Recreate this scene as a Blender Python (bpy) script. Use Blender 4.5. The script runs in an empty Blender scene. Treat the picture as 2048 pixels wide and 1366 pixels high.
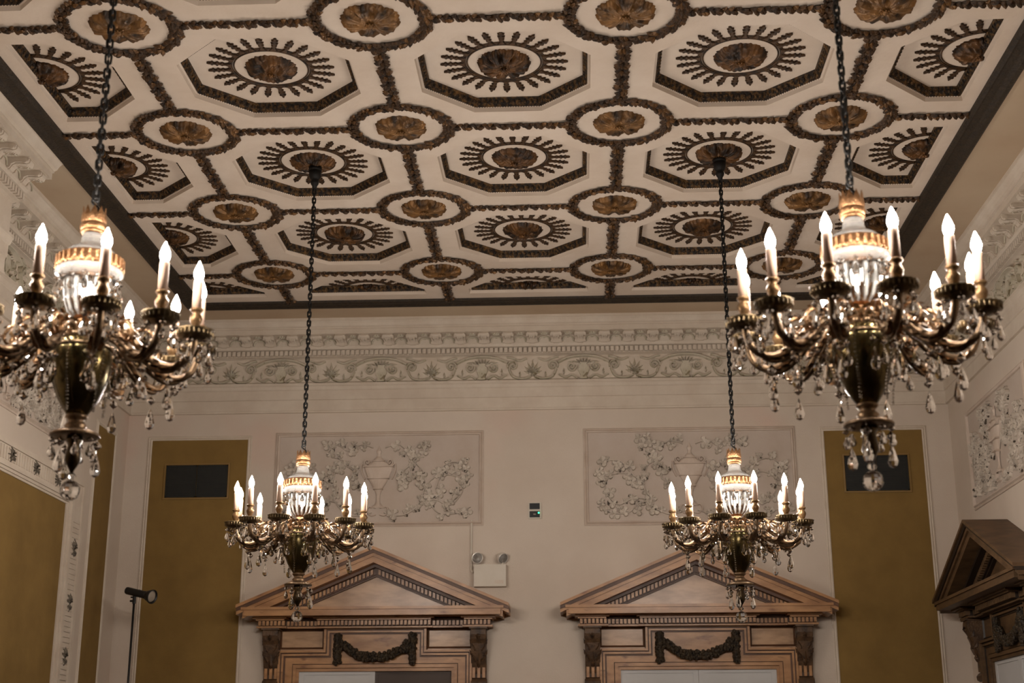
import bpy, math, random
from math import sin, cos, pi, radians, sqrt, atan2
from mathutils import Vector, Matrix

# ------------------------------------------------------------------ frame of the room
U = 1.6                 # metres per ceiling bay
H = 6.11                # ceiling height
VY = 0.979              # bay depth / bay width
def gx(x): return (x - 1.5) * U
def gy(y): return y * U
def gz(z): return H + z * U
XL, XR, YB = gx(-1.18), gx(4.18), gy(4.06)
YF = -13.0              # wall behind the camera

sc = bpy.context.scene
C = sc.collection

# ------------------------------------------------------------------ camera
cam_d = bpy.data.cameras.new('camera')
cam = bpy.data.objects.new('camera', cam_d); C.objects.link(cam)
sc.camera = cam
yaw, pit, roll = -0.0471268632, 0.293496822, -0.00260080095
fw = Vector((sin(yaw)*cos(pit), cos(yaw)*cos(pit), sin(pit)))
rt = Vector((cos(yaw), -sin(yaw), 0)); up = rt.cross(fw)
r2 = cos(roll)*rt + sin(roll)*up; u2 = -sin(roll)*rt + cos(roll)*up
M = Matrix((r2, u2, -fw)).transposed().to_4x4()
M.translation = Vector((gx(1.78525992), gy(-4.90518825), gz(-2.81892891)))
cam.matrix_world = M
cam_d.sensor_width = 36.0
cam_d.lens = 2819.97441 / 2048 * 36
cam_d.clip_end = 100
cam_d.dof.use_dof = True
cam_d.dof.focus_distance = 10.6
cam_d.dof.aperture_fstop = 2.6
cam_d.dof.aperture_blades = 9

# ------------------------------------------------------------------ world, exposure
w = bpy.data.worlds.new('world'); sc.world = w; w.use_nodes = True
bg = w.node_tree.nodes['Background']
bg.inputs[0].default_value = (0.5, 0.6, 0.8, 1); bg.inputs[1].default_value = 0.0
sc.view_settings.view_transform = 'Standard'
sc.view_settings.look = 'None'
sc.view_settings.gamma = 1.0
sc.view_settings.use_curve_mapping = False
sc.view_settings.exposure = 0.0
cy = sc.cycles
cy.use_denoising = True
cy.max_bounces = 8; cy.diffuse_bounces = 4; cy.glossy_bounces = 3; cy.transmission_bounces = 8
cy.transparent_max_bounces = 8
cy.caustics_reflective = False; cy.caustics_refractive = False
cy.sample_clamp_indirect = 4.0; cy.sample_clamp_direct = 0.0
cy.blur_glossy = 0.5
cy.use_adaptive_sampling = True; cy.adaptive_threshold = 0.02
BULB = 440.0            # brightness of the candle bulbs

# ------------------------------------------------------------------ materials
def s2l(c):
    return tuple((v/255/12.92 if v/255 <= .04045 else ((v/255+.055)/1.055)**2.4) for v in c)

def mat(name, c1, c2=None, rough=.7, metal=0., scale=6., bump=0., bscale=40., spec=.5, emit=None, estr=0., trans=0., ior=1.45,
        lo=.35, hi=.65, stretch=None, c3=None, c3scale=3., c3at=.6, c3w=.05, coat=0.):
    m = bpy.data.materials.new(name); m.use_nodes = True
    nt = m.node_tree; N = nt.nodes; L = nt.links
    p = N['Principled BSDF']
    p.inputs['Roughness'].default_value = rough
    p.inputs['Metallic'].default_value = metal
    p.inputs['IOR'].default_value = ior
    p.inputs['Specular IOR Level'].default_value = spec
    p.inputs['Transmission Weight'].default_value = trans
    p.inputs['Coat Weight'].default_value = coat
    tc = N.new('ShaderNodeTexCoord')
    vec = tc.outputs['Object']
    if stretch:
        mp = N.new('ShaderNodeMapping'); mp.inputs['Scale'].default_value = stretch
        L.new(vec, mp.inputs['Vector']); vec = mp.outputs['Vector']
    if c2:
        nz = N.new('ShaderNodeTexNoise'); nz.inputs['Scale'].default_value = scale
        nz.inputs['Detail'].default_value = 6.; nz.inputs['Roughness'].default_value = .6
        L.new(vec, nz.inputs['Vector'])
        rp = N.new('ShaderNodeValToRGB')
        rp.color_ramp.elements[0].position = lo; rp.color_ramp.elements[1].position = hi
        rp.color_ramp.elements[0].color = (*s2l(c1), 1); rp.color_ramp.elements[1].color = (*s2l(c2), 1)
        L.new(nz.outputs['Fac'], rp.inputs['Fac'])
        col = rp.outputs['Color']
        if c3:
            n3 = N.new('ShaderNodeTexNoise'); n3.inputs['Scale'].default_value = c3scale
            n3.inputs['Detail'].default_value = 3.
            L.new(vec, n3.inputs['Vector'])
            r3 = N.new('ShaderNodeValToRGB')
            r3.color_ramp.elements[0].position = c3at - c3w; r3.color_ramp.elements[1].position = c3at + c3w
            r3.color_ramp.elements[0].color = (0, 0, 0, 1); r3.color_ramp.elements[1].color = (1, 1, 1, 1)
            L.new(n3.outputs['Fac'], r3.inputs['Fac'])
            mx = N.new('ShaderNodeMix'); mx.data_type = 'RGBA'
            L.new(r3.outputs['Color'], mx.inputs['Factor'])
            L.new(col, mx.inputs[6]); mx.inputs[7].default_value = (*s2l(c3), 1)
            col = mx.outputs[2]
        L.new(col, p.inputs['Base Color'])
    else:
        p.inputs['Base Color'].default_value = (*s2l(c1), 1)
    if bump:
        bz = N.new('ShaderNodeTexNoise'); bz.inputs['Scale'].default_value = bscale; bz.inputs['Detail'].default_value = 4.
        L.new(vec, bz.inputs['Vector'])
        bm_ = N.new('ShaderNodeBump'); bm_.inputs['Strength'].default_value = bump; bm_.inputs['Distance'].default_value = .01
        L.new(bz.outputs['Fac'], bm_.inputs['Height']); L.new(bm_.outputs['Normal'], p.inputs['Normal'])
    if emit:
        p.inputs['Emission Color'].default_value = (*emit, 1); p.inputs['Emission Strength'].default_value = estr
    return m

MT = {}
MT['wall'] = mat('painted plaster wall', (204, 190, 175), (196, 181, 165), .75, scale=1.3, bump=.15, bscale=90, c3=(202, 176, 160), c3scale=.9, c3at=.68, c3w=.1)
MT['ceil'] = mat('ceiling plaster', (214, 198, 182), (204, 186, 168), .8, scale=2.5, bump=.2, bscale=30)
MT['ceilborder'] = mat('tan painted plaster', (190, 170, 145), (178, 155, 129), .8, scale=.8)
MT['cornice'] = mat('cornice plaster', (206, 193, 177), (196, 181, 164), .75, scale=5, bump=.25, bscale=50)
MT['relief'] = mat('carved relief plaster', (204, 192, 178), (172, 160, 146), .75, scale=7, bump=.4, bscale=60, c3=(70, 60, 50), c3scale=16, c3at=.66, c3w=.02)
MT['relief_soft'] = mat('carved frieze plaster', (202, 192, 174), (176, 166, 144), .75, scale=6, bump=.4, bscale=60, c3=(120, 106, 80), c3scale=12, c3at=.68, c3w=.03)
MT['gilt'] = mat('antique gilt plaster', (34, 22, 13), (118, 80, 42), .42, metal=.4, scale=9, bump=.5, bscale=60, lo=.40, hi=.66)
MT['giltbright'] = mat('brighter gilt plaster', (42, 29, 17), (136, 97, 54), .4, metal=.4, scale=7, bump=.5, bscale=60, lo=.36, hi=.62)
MT['leafgold'] = mat('worn gold leaf', (70, 49, 29), (116, 82, 46), .4, metal=.4, scale=16, bump=.4)
MT['giltleaf'] = mat('dark gilt leaves', (40, 28, 18), (92, 64, 36), .5, metal=.3, scale=22, bump=.5, bscale=80, lo=.40, hi=.70)
MT['giltdark'] = mat('dark bronze moulding', (30, 21, 13), (124, 90, 48), .5, metal=.3, scale=34, bump=.8, bscale=110, lo=.46, hi=.72)
MT['border'] = mat('dark brown border', (32, 25, 18), (54, 42, 28), .6, metal=.1, scale=30, bump=.8, bscale=60)
MT['yellow'] = mat('mustard fabric', (132, 104, 54), (122, 95, 48), .9, scale=3, bump=.3, bscale=200)
MT['faux'] = mat('glazed tan marbling', (182, 136, 92), (140, 98, 62), .34, scale=3, stretch=(1, 1, 3), bump=.05, bscale=20, c3=(120, 80, 52), c3scale=5, c3at=.68, c3w=.05)
MT['fauxdark'] = mat('brown glazed moulding', (94, 60, 36), (70, 44, 26), .45, scale=6)
MT['fauxpanel'] = mat('rosy marbled panel', (184, 148, 114), (132, 100, 72), .3, scale=2.6, stretch=(1, 1, 3.5), lo=.4, hi=.7)
MT['swag'] = mat('dark bronze swag', (34, 28, 22), (70, 56, 38), .5, metal=.3, scale=24, bump=.6, bscale=80)
MT['console'] = mat('carved brown console', (98, 72, 48), (56, 40, 28), .5, scale=12, bump=.5, bscale=60)
MT['iron'] = mat('blackened iron', (12, 11, 10), (24, 21, 18), .5, metal=.3, scale=40)
MT['brass'] = mat('aged brass', (92, 74, 56), (152, 126, 98), .34, metal=.8, scale=18, bump=.15, bscale=60)
MT['brassdark'] = mat('dark aged brass', (44, 36, 26), (86, 70, 48), .3, metal=.85, scale=20, bump=.15, bscale=60)
MT['gold'] = mat('polished gilt', (176, 134, 96), (112, 78, 50), .34, metal=.9, scale=30, bump=.5, bscale=90)
MT['glass'] = mat('hazy glass', (236, 232, 226), None, .16, trans=.82, ior=1.45)
MT['prism'] = mat('fluted prism glass', (250, 248, 244), None, .22, trans=.75, ior=1.45)
MT['urn'] = mat('olive brass urn', (62, 54, 34), (112, 96, 60), .22, metal=.9, scale=10)
MT['pan'] = mat('olive brass pan', (72, 60, 42), (124, 104, 74), .35, metal=.75, scale=26)
MT['crystal'] = mat('cut crystal', (250, 250, 250), None, .0, trans=1., ior=1.55)
MT['sleeve'] = mat('ivory candle sleeve', (204, 172, 150), (194, 162, 140), .7, scale=10, emit=(.9, .5, .3), estr=.0)
MT['bulb'] = mat('lit bulb', (255, 250, 240), None, .3, emit=(1., .915, .83), estr=BULB)
MT['coreglow'] = mat('lit globe', (255, 250, 240), None, .3, emit=(1., .90, .78), estr=16)
MT['vent'] = mat('black ventilation grille', (30, 30, 26), (24, 24, 22), .6, scale=10)
MT['ventframe'] = mat('ochre grille frame', (128, 100, 54), None, .6)
MT['doorwhite'] = mat('grey painted door', (196, 194, 192), (186, 184, 182), .6, scale=2)
MT['doordark'] = mat('dark doorway', (84, 72, 66), (74, 64, 58), .7, scale=2)
MT['plastic'] = mat('off white plastic', (205, 196, 182), (198, 188, 172), .5, scale=4)
MT['black'] = mat('black plastic', (18, 18, 18), None, .45)
MT['steel'] = mat('bright reflector', (228, 222, 214), None, .3, metal=.45)
MT['lens'] = mat('flash diffuser lens', (150, 138, 124), None, .3)
MT['green'] = mat('green indicator', (60, 255, 150), None, .4, emit=(.05, .9, .35), estr=4.)
MT['walldark'] = mat('dark curtained wall', (92, 78, 66), (80, 66, 56), .9, scale=2)  # dark tone set to cut bounce from unseen surfaces
MT['floor'] = mat('parquet floor', (72, 50, 36), (54, 38, 28), .5, scale=3, stretch=(1, 8, 1))

# ------------------------------------------------------------------ mesh builder
class MB:
    def __init__(s): s.v = []; s.f = []; s.m = []; s.s = []; s.cm = 0; s.sm = False
    def add(s, vs, fs):
        b = len(s.v); s.v += [tuple(p) for p in vs]
        for f in fs: s.f.append(tuple(b+i for i in f)); s.m.append(s.cm); s.s.append(s.sm)
    def box(s, x0, x1, y0, y1, z0, z1):
        s.add([(x0,y0,z0),(x1,y0,z0),(x1,y1,z0),(x0,y1,z0),(x0,y0,z1),(x1,y0,z1),(x1,y1,z1),(x0,y1,z1)],
              [(0,3,2,1),(4,5,6,7),(0,1,5,4),(1,2,6,5),(2,3,7,6),(3,0,4,7)])
    def prism(s, pts, fn, a, b):
        """closed polygon pts (p,q) extruded from a to b; fn(p,q,t) -> xyz"""
        n = len(pts)
        s.add([fn(p,q,a) for p,q in pts] + [fn(p,q,b) for p,q in pts],
              [tuple(range(n))[::-1], tuple(range(n, 2*n))] + [(i,(i+1)%n,n+(i+1)%n,n+i) for i in range(n)])
    def ribbon(s, A, B, fn, a, b):
        """open band between polylines A and B (same count), extruded from a to b"""
        n = len(A)
        vs = [fn(*p, a) for p in A] + [fn(*p, a) for p in B] + [fn(*p, b) for p in A] + [fn(*p, b) for p in B]
        fs = []
        for i in range(n-1):
            fs += [(2*n+i, 2*n+i+1, 3*n+i+1, 3*n+i), (i, i+1, 2*n+i+1, 2*n+i), (n+i, n+i+1, 3*n+i+1, 3*n+i), (i, i+1, n+i+1, n+i)]
        fs += [(0, n, 3*n, 2*n), (n-1, 2*n-1, 4*n-1, 3*n-1)]
        s.add(vs, fs)
    def lathe(s, prof, n=24, c=(0,0,0), mod=None, cap=True):
        m = len(prof); vs = []
        for r, z in prof:
            for i in range(n):
                a = 2*pi*i/n; rr = r*(mod(a, z) if mod else 1)
                vs.append((c[0]+rr*cos(a), c[1]+rr*sin(a), c[2]+z))
        fs = [(j*n+i, j*n+(i+1)%n, (j+1)*n+(i+1)%n, (j+1)*n+i) for j in range(m-1) for i in range(n)]
        if cap:
            if prof[0][0] > 1e-4: fs.append(tuple(range(n))[::-1])
            if prof[-1][0] > 1e-4: fs.append(tuple((m-1)*n+i for i in range(n)))
        s.add(vs, fs)
    def tube(s, path, rad, n=8, sq=1.0):
        path = [Vector(p) for p in path]
        if not hasattr(rad, '__len__'): rad = [rad]*len(path)
        vs = []; ref = None
        for i, p in enumerate(path):
            t = (path[min(i+1, len(path)-1)] - path[max(i-1, 0)]).normalized()
            if ref is None:
                ref = Vector((0,0,1)) if abs(t.z) < .9 else Vector((1,0,0))
            a = (ref - t*ref.dot(t)).normalized(); ref = a; b = t.cross(a)
            for k in range(n):
                g = 2*pi*k/n
                vs.append(p + a*(rad[i]*cos(g)) + b*(rad[i]*sq*sin(g)))
        m = len(path)
        fs = [(j*n+k, j*n+(k+1)%n, (j+1)*n+(k+1)%n, (j+1)*n+k) for j in range(m-1) for k in range(n)]
        fs += [tuple(range(n))[::-1], tuple((m-1)*n+k for k in range(n))]
        s.add(vs, fs)
    def ball(s, c, r, n=8, m=5, sc3=(1,1,1)):
        vs = [(c[0], c[1], c[2]-r*sc3[2])]
        for j in range(1, m):
            a = -pi/2 + pi*j/m
            vs += [(c[0]+r*sc3[0]*cos(a)*cos(2*pi*i/n), c[1]+r*sc3[1]*cos(a)*sin(2*pi*i/n), c[2]+r*sc3[2]*sin(a)) for i in range(n)]
        vs.append((c[0], c[1], c[2]+r*sc3[2])); e = len(vs)-1
        fs = [(0, 1+(i+1)%n, 1+i) for i in range(n)]
        for j in range(m-2): fs += [(1+j*n+i, 1+j*n+(i+1)%n, 1+(j+1)*n+(i+1)%n, 1+(j+1)*n+i) for i in range(n)]
        fs += [(1+(m-2)*n+i, 1+(m-2)*n+(i+1)%n, e) for i in range(n)]
        s.add(vs, fs)
    def torus(s, R, r, c=(0,0,0), n=48, k=8, sz=1., fn=None):
        vs = []
        for i in range(n):
            a = 2*pi*i/n
            for j in range(k):
                b = 2*pi*j/k
                vs.append((c[0]+(R+r*cos(b))*cos(a), c[1]+(R+r*cos(b))*sin(a), c[2]+r*sz*sin(b)))
        if fn: vs = [fn(v) for v in vs]
        s.add(vs, [(i*k+j, ((i+1)%n)*k+j, ((i+1)%n)*k+(j+1)%k, i*k+(j+1)%k) for i in range(n) for j in range(k)])
    def xf(s, m4, i0=0):
        for i in range(i0, len(s.v)): s.v[i] = tuple(m4 @ Vector(s.v[i]))
    def mesh(s, name, mats):
        me = bpy.data.meshes.new(name)
        me.from_pydata(s.v, [], s.f)
        for m in mats: me.materials.append(m)
        me.polygons.foreach_set('material_index', s.m)
        me.polygons.foreach_set('use_smooth', s.s)
        me.update(); me.validate()
        return me
    def build(s, name, mats, parent=None, recalc=True):
        if not isinstance(mats, (list, tuple)): mats = [mats]
        me = s.mesh(name, mats)
        if recalc:
            import bmesh
            bm = bmesh.new(); bm.from_mesh(me); bmesh.ops.recalc_face_normals(bm, faces=bm.faces); bm.to_mesh(me); bm.free()
        o = bpy.data.objects.new(name, me); C.objects.link(o)
        if parent: o.parent = parent
        return o

def smooth(mb): mb.sm = True; return mb
def tag(o, label=None, cat=None, group=None, kind=None):
    if label: o['label'] = label
    if cat: o['category'] = cat
    if group: o['group'] = group
    if kind: o['kind'] = kind
    return o
def empty(name, loc=(0,0,0), rz=0., parent=None):
    o = bpy.data.objects.new(name, None); C.objects.link(o); o.empty_display_size = .1
    o.location = loc; o.rotation_euler = (0, 0, rz)
    if parent: o.parent = parent
    return o
def copy_tree(o, parent=None):
    c = o.copy(); C.objects.link(c)
    if parent: c.parent = parent
    for ch in list(o.children): copy_tree(ch, c)
    return c
def struct(o): o['kind'] = 'structure'; return o

def bez(pts, n=8):
    """Catmull-Rom through pts (tuples of any size)"""
    P = [pts[0]] + list(pts) + [pts[-1]]; out = []
    for i in range(1, len(P)-2):
        for k in range(n):
            t = k/n
            out.append(tuple(.5*((2*b) + (c-a)*t + (2*a-5*b+4*c-d)*t*t + (3*b-a-3*c+d)*t**3)
                       for a, b, c, d in zip(P[i-1], P[i], P[i+1], P[i+2])))
    out.append(tuple(pts[-1])); return out

# ================================================================== ROOM SHELL
YBRK = gy(1.275); BRK = .40
b = MB(); b.box(XL-.3, XR+.3, YB, YB+.25, 0, H+.3); wall_back = struct(b.build('wall_back', MT['wall']))
b = MB(); b.box(XL-.3, XL, YBRK, YB, 0, H+.3); b.box(XL-.3, XL+BRK, YF, YBRK, 0, H+.3); struct(b.build('wall_left', MT['wall']))
b = MB(); b.box(XR, XR+.3, YF, YB, 0, H+.3); struct(b.build('wall_right', MT['wall']))
b = MB(); b.box(XL-.3, XR+.3, YF-.25, YF, 0, H+.3); struct(b.build('wall_front', MT['walldark']))
b = MB(); b.box(XL-.3, XR+.3, YF-.25, YB+.25, -.2, 0); struct(b.build('floor', MT['floor']))

b = MB(); b.box(XR-.03, XR, YF, gy(3.05)-1.0, 0, 1.9); struct(b.build('trim_8', MT['walldark']))  # unseen dark cladding, added to cut bounce light
b = MB(); b.box(XL+BRK, XL+BRK+.03, YF, YBRK, 0, 1.9); struct(b.build('trim_9', MT['walldark']))  # matching unseen cladding on the left, added against bounce

# ------------------------------------------------------------------ ceiling with octagonal recesses
AP = .366*U; TS = AP*math.tan(pi/8)
BI_L, BI_R, BI_B = gx(-.57), gx(3.57), gy(3.455)       # inner edge of the dark border
BO_L, BO_R, BO_B = gx(-.69), gx(3.69), gy(3.575)
CUT_L, CUT_R, CUT_B = gx(-.512), gx(3.512), gy(3.365)
def clip(poly, f):
    out = []
    for i, p in enumerate(poly):
        q = poly[(i+1) % len(poly)]; a, c = f(p), f(q)
        if a >= 0: out.append(p)
        if (a >= 0) != (c >= 0):
            t = a/(a-c); out.append((p[0]+(q[0]-p[0])*t, p[1]+(q[1]-p[1])*t))
    return out
def octagon(cx, cy, ap, cl=True, inset=0.):
    t = ap*math.tan(pi/8)
    P = [(ap,-t),(ap,t),(t,ap),(-t,ap),(-ap,t),(-ap,-t),(-t,-ap),(t,-ap)]
    P = [(cx+x, cy+y*VY) for x, y in P]
    if cl:
        P = clip(P, lambda p: p[0]-(CUT_L+inset)); P = clip(P, lambda p: (CUT_R-inset)-p[0]); P = clip(P, lambda p: (CUT_B-inset)-p[1])
    return P
cells = []
for j in (-.5, .5, 1.5, 2.5, 3.5):
    for i in (-.5, .5, 1.5, 2.5, 3.5): cells.append((i, j))
import bmesh
cb = bmesh.new()
def poly_with_hole(outer, inner):
    vo = [cb.verts.new((x, y, H)) for x, y in outer]; vi = [cb.verts.new((x, y, H)) for x, y in inner]
    ed = [cb.edges.new((v[k], v[(k+1) % len(v)])) for v in (vo, vi) for k in range(len(v))]
    bmesh.ops.triangle_fill(cb, use_beauty=True, use_dissolve=False, edges=ed)
for i, j in cells:
    x0, x1 = gx(i-.5), gx(i+.5); y0, y1 = gy((j-.5)*VY), gy((j+.5)*VY)
    x0, x1, y1 = max(x0, BI_L), min(x1, BI_R), min(y1, BI_B)
    poly_with_hole([(x0,y0),(x1,y0),(x1,y1),(x0,y1)], octagon(gx(i), gy(j*VY), AP))
ya = gy(-1*VY)
for q in ([(BI_L,YF),(BI_R,YF),(BI_R,ya),(BI_L,ya)],):
    cb.faces.new([cb.verts.new((x, y, H)) for x, y in q])
bmesh.ops.recalc_face_normals(cb, faces=cb.faces)
for f in cb.faces:
    if f.normal.z > 0: f.normal_flip()
me = bpy.data.meshes.new('ceiling'); cb.to_mesh(me); cb.free(); me.materials.append(MT['ceil'])
ceil = bpy.data.objects.new('ceiling', me); C.objects.link(ceil); struct(ceil)
b = MB(); b.box(XL-.3, XR+.3, YF-.25, YB+.25, H+.22, H+.3); struct(b.build('ceiling_slab', MT['ceil']))
b = MB()
b.box(BO_L+.01, XR+.0, BO_B-.01, YB, H, H+.05); b.box(XL, BO_L+.01, YF, YB, H, H+.05); b.box(BO_R-.01, XR, YF, BO_B-.01, H, H+.05)
o = struct(b.build('ceiling_margin', MT['ceilborder']))

# dark border moulding around the coffered field
PB = [(0,0),(.004,-.022),(.03,-.03),(.05,-.02),(.10,-.02),(.14,-.034),(.17,-.03),(.192,-.012),(.192,0)]
def sweep3(prof, xl, xr, yb, yf, name, m, z0=H, sides=('left','back','right')):
    """profile (d outward from inner edge, h) around the three visible sides, inner edge xl/xr/yb"""
    for sd in sides:
        b = MB(); n = len(prof); vs = []
        for d, h in prof:
            if sd == 'left': a, c = (xl-d, yf), (xl-d, yb+d)
            elif sd == 'right': a, c = (xr+d, yf), (xr+d, yb+d)
            else: a, c = (xl-d, yb+d), (xr+d, yb+d)
            vs += [(a[0], a[1], z0+h), (c[0], c[1], z0+h)]
        b.add(vs, [(2*k, 2*k+1, 2*k+3, 2*k+2) for k in range(n-1)])
        i = {'left': 1, 'back': 2, 'right': 3}[sd]
        o = struct(b.build(name % i, m))
sweep3(PB, BI_L, BI_R, BI_B, YF, 'trim_%d', MT['border'])

# ------------------------------------------------------------------ entablature (cornice, frieze, architrave)
PC = [(0,-.925),(.03,-.925),(.03,-.905),(.02,-.90),(.02,-.79),(.035,-.785),(.035,-.69),(.05,-.68),(.06,-.65),(.075,-.64),(.075,-.615),
      (.03,-.61),(.03,-.345),(.06,-.335),(.09,-.33),(.09,-.27),(.13,-.262),(.14,-.235),(.14,-.150),(.32,-.150),(.32,-.10),(.335,-.098),
      (.335,-.085),(.355,-.075),(.37,-.05),(.39,-.03),(.40,-.028),(.40,0)]
def entab(sd, n):
    b = MB(); vs = []; k = len(PC)
    for d, h in PC:
        if sd == 'back': a, c = (XL+d, YB-d), (XR-d, YB-d)
        elif sd == 'right': a, c = (XR-d, YF), (XR-d, YB-d)
        elif sd == 'left': a, c = (XL+d, YBRK), (XL+d, YB-d)
        else: a, c = (XL+BRK+d, YF), (XL+BRK+d, YBRK)
        vs += [(a[0], a[1], H+h), (c[0], c[1], H+h)]
    b.add(vs, [(2*q, 2*q+1, 2*q+3, 2*q+2) for q in range(k-1)])
    if sd == 'break':                      # the end of the projecting length
        base = [(XL+BRK+d, YBRK, H+h) for d, h in PC] + [(XL, YBRK, H), (XL, YBRK, H-.925)]
        b.add(base, [tuple(range(len(base)))])
        # soffit and return under it
    # dentils
    def span(f, a0, a1, pitch, wd, d0, d1, h0, h1):
        nn = int((a1-a0)/pitch)
        for q in range(nn):
            t = a0 + (q+.5)*(a1-a0)/nn
            f(t, wd, d0, d1, h0, h1)
    def blk(t, wd, d0, d1, h0, h1):
        if sd == 'back': b.box(t-wd/2, t+wd/2, YB-d1, YB-d0, H+h0, H+h1)
        elif sd == 'right': b.box(XR-d1, XR-d0, t-wd/2, t+wd/2, H+h0, H+h1)
        else:
            xx = XL + (BRK if sd == 'break' else 0); b.box(xx+d0, xx+d1, t-wd/2, t+wd/2, H+h0, H+h1)
    rng = {'back': (XL+.13, XR-.13), 'right': (-1.2, YB-.13), 'left': (YBRK, YB-.13), 'break': (-1.2, YBRK)}[sd]
    span(blk, rng[0], rng[1], .0505, .034, .085, .125, -.325, -.274)
    o = struct(b.build('trim_%d' % n, MT['cornice'])); return o, rng
mod_me = None
def modillion_mesh():
    b = MB()   # local: x across, y out from the wall, z down
    prof = [(0,0),(.155,0),(.165,-.012),(.16,-.034),(.14,-.044),(.11,-.036),(.06,-.036),(.03,-.05),(.012,-.078),(0,-.08)]
    for wd, sh in ((.052, 0), (.03, .006)):
        P = [(p+ (sh if 0 < p else 0), q-(sh if q < 0 else 0)) for p, q in prof]
        b.prism(P, lambda p, q, t: (t, p, q), -wd, wd)
    b.box(-.062, .062, 0, .172, -.001, .012)
    for y0, z0, L in ((.150, -.046, .07), (.095, -.040, .06), (.045, -.052, .05)):
        for a_ in (-.5, 0, .5):
            b.add([(-.012+a_*.04, y0, z0), (.012+a_*.04, y0, z0), (a_*.075, y0-L, z0-.004), (a_*.04, y0-L*.4, z0-.016)], [(0,1,3), (1,2,3), (2,0,3)])
    for s_ in (-1, 1): b.tube([(s_*.050, .012, -.06), (s_*.060, .012, -.06)], .022, 10); b.tube([(s_*.050, .135, -.026), (s_*.060, .135, -.026)], .020, 10)
    return b.mesh('modillion', [MT['cornice']])
mod_me = modillion_mesh()
def coffer_scroll_mesh():
    b = MB(); b.sm = True               # leafy arch hanging between two modillions
    for s_ in (-1, 1):
        b.tube(bez([(s_*.0, .0, -.004), (s_*.035, 0, -.01), (s_*.052, 0, -.03), (s_*.058, 0, -.06)], 4), [.009]*13, 5)
    b.ball((0, 0, -.008), .014, 6, 4)
    b.ball((0, .075, .006), .017, 8, 5)
    for k in range(6): b.ball((.026*cos(k*pi/3), .075+.026*sin(k*pi/3), .008), .015, 6, 4)
    return b.mesh('leaf_arch', [MT['relief_soft']])
arch_me = coffer_scroll_mesh()
def place(me, name, parent, loc, rz):
    o = bpy.data.objects.new(name, me); C.objects.link(o); o.parent = parent; o.location = loc; o.rotation_euler = (0,0,rz); return o
for sd, n in (('back', 4), ('left', 5), ('right', 6), ('break', 7)):
    o, rng = entab(sd, n)
    pitch = .2515
    a0, a1 = rng
    nn = round((a1-a0)/pitch)
    for q in range(nn):
        t = a0 + (q+.5)*(a1-a0)/nn
        t2 = a0 + (q+1)*(a1-a0)/nn
        for me_, nm, tt, dd, hh in ((mod_me, 'modillion', t, .14, -.152), (arch_me, 'leaf_arch', t2, .148, -.16)):
            if sd == 'back': place(me_, nm, o, (tt, YB-dd, H+hh), pi)
            elif sd == 'right': place(me_, nm, o, (XR-dd, tt, H+hh), pi/2)
            else: place(me_, nm, o, (XL+dd+(BRK if sd == 'break' else 0), tt, H+hh), -pi/2)

# ------------------------------------------------------------------ carved frieze motifs
def rtube(b, pts, wd, hh, fn=None):
    """low ridge along a plane path: local x, z in the wall plane, y towards the room"""
    n = len(pts); vs = []; hh *= 1.25
    wd = [q*1.35 for q in wd] if hasattr(wd, '__len__') else [wd*1.35]*n
    for i, p in enumerate(pts):
        q0 = pts[max(0, i-1)]; q1 = pts[min(n-1, i+1)]
        tx, tz = q1[0]-q0[0], q1[1]-q0[1]; l = sqrt(tx*tx+tz*tz) or 1
        nx, nz = -tz/l, tx/l; w_ = wd[i]/2
        vs += [(p[0]-nx*w_, 0, p[1]-nz*w_), (p[0]-nx*w_*.45, hh, p[1]-nz*w_*.45), (p[0]+nx*w_*.45, hh, p[1]+nz*w_*.45), (p[0]+nx*w_, 0, p[1]+nz*w_)]
    fs = []
    for i in range(n-1):
        for k in range(3): fs.append((4*i+k, 4*i+k+1, 4*i+k+5, 4*i+k+4))
    fs += [(0,1,2,3), (4*n-4,4*n-3,4*n-2,4*n-1)]
    b.add(vs, fs)
def spiral(cx, cz, r0, r1, a0, turns, n=22):
    return [(cx+(r0+(r1-r0)*t/n)*cos(a0+turns*2*pi*t/n), cz+(r0+(r1-r0)*t/n)*sin(a0+turns*2*pi*t/n)) for t in range(n+1)]
def leaf2(b, x, z, ang, L, W, hh, lobes=3):
    """lobed leaf relief, midrib raised"""
    pts = []
    for k in range(lobes*2+1):
        t = k/(lobes*2); wd = W*sin(pi*(.12+.88*t)**.8)*(1 if k % 2 == 0 else .62)
        pts.append((t*L, wd/2))
    ca, sa = cos(ang), sin(ang)
    T = lambda p, q: (x+p*ca-q*sa, z+p*sa+q*ca)
    top = [T(p, q) for p, q in pts] + [T(L*1.05, 0)] + [T(p, -q) for p, q in pts[::-1]]
    mid = T(L*.5, 0); base = len(top)
    vs = [(p[0], 0, p[1]) for p in top] + [(T(0,0)[0], hh*.5, T(0,0)[1]), (mid[0], hh, mid[1]), (T(L,0)[0], hh*.3, T(L,0)[1])]
    n = len(top); fs = []
    for k in range(n-1):
        c_ = base if k < n*.17 or k > n*.83-1 else (base+2 if n*.42 < k < n*.58-1 else base+1)
        fs.append((k, k+1, c_))
    h_ = n//2
    fs += [(base, base+1, int(n*.17)+0), (base+1, base+2, h_-1)]
    b.add(vs, fs)
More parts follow.
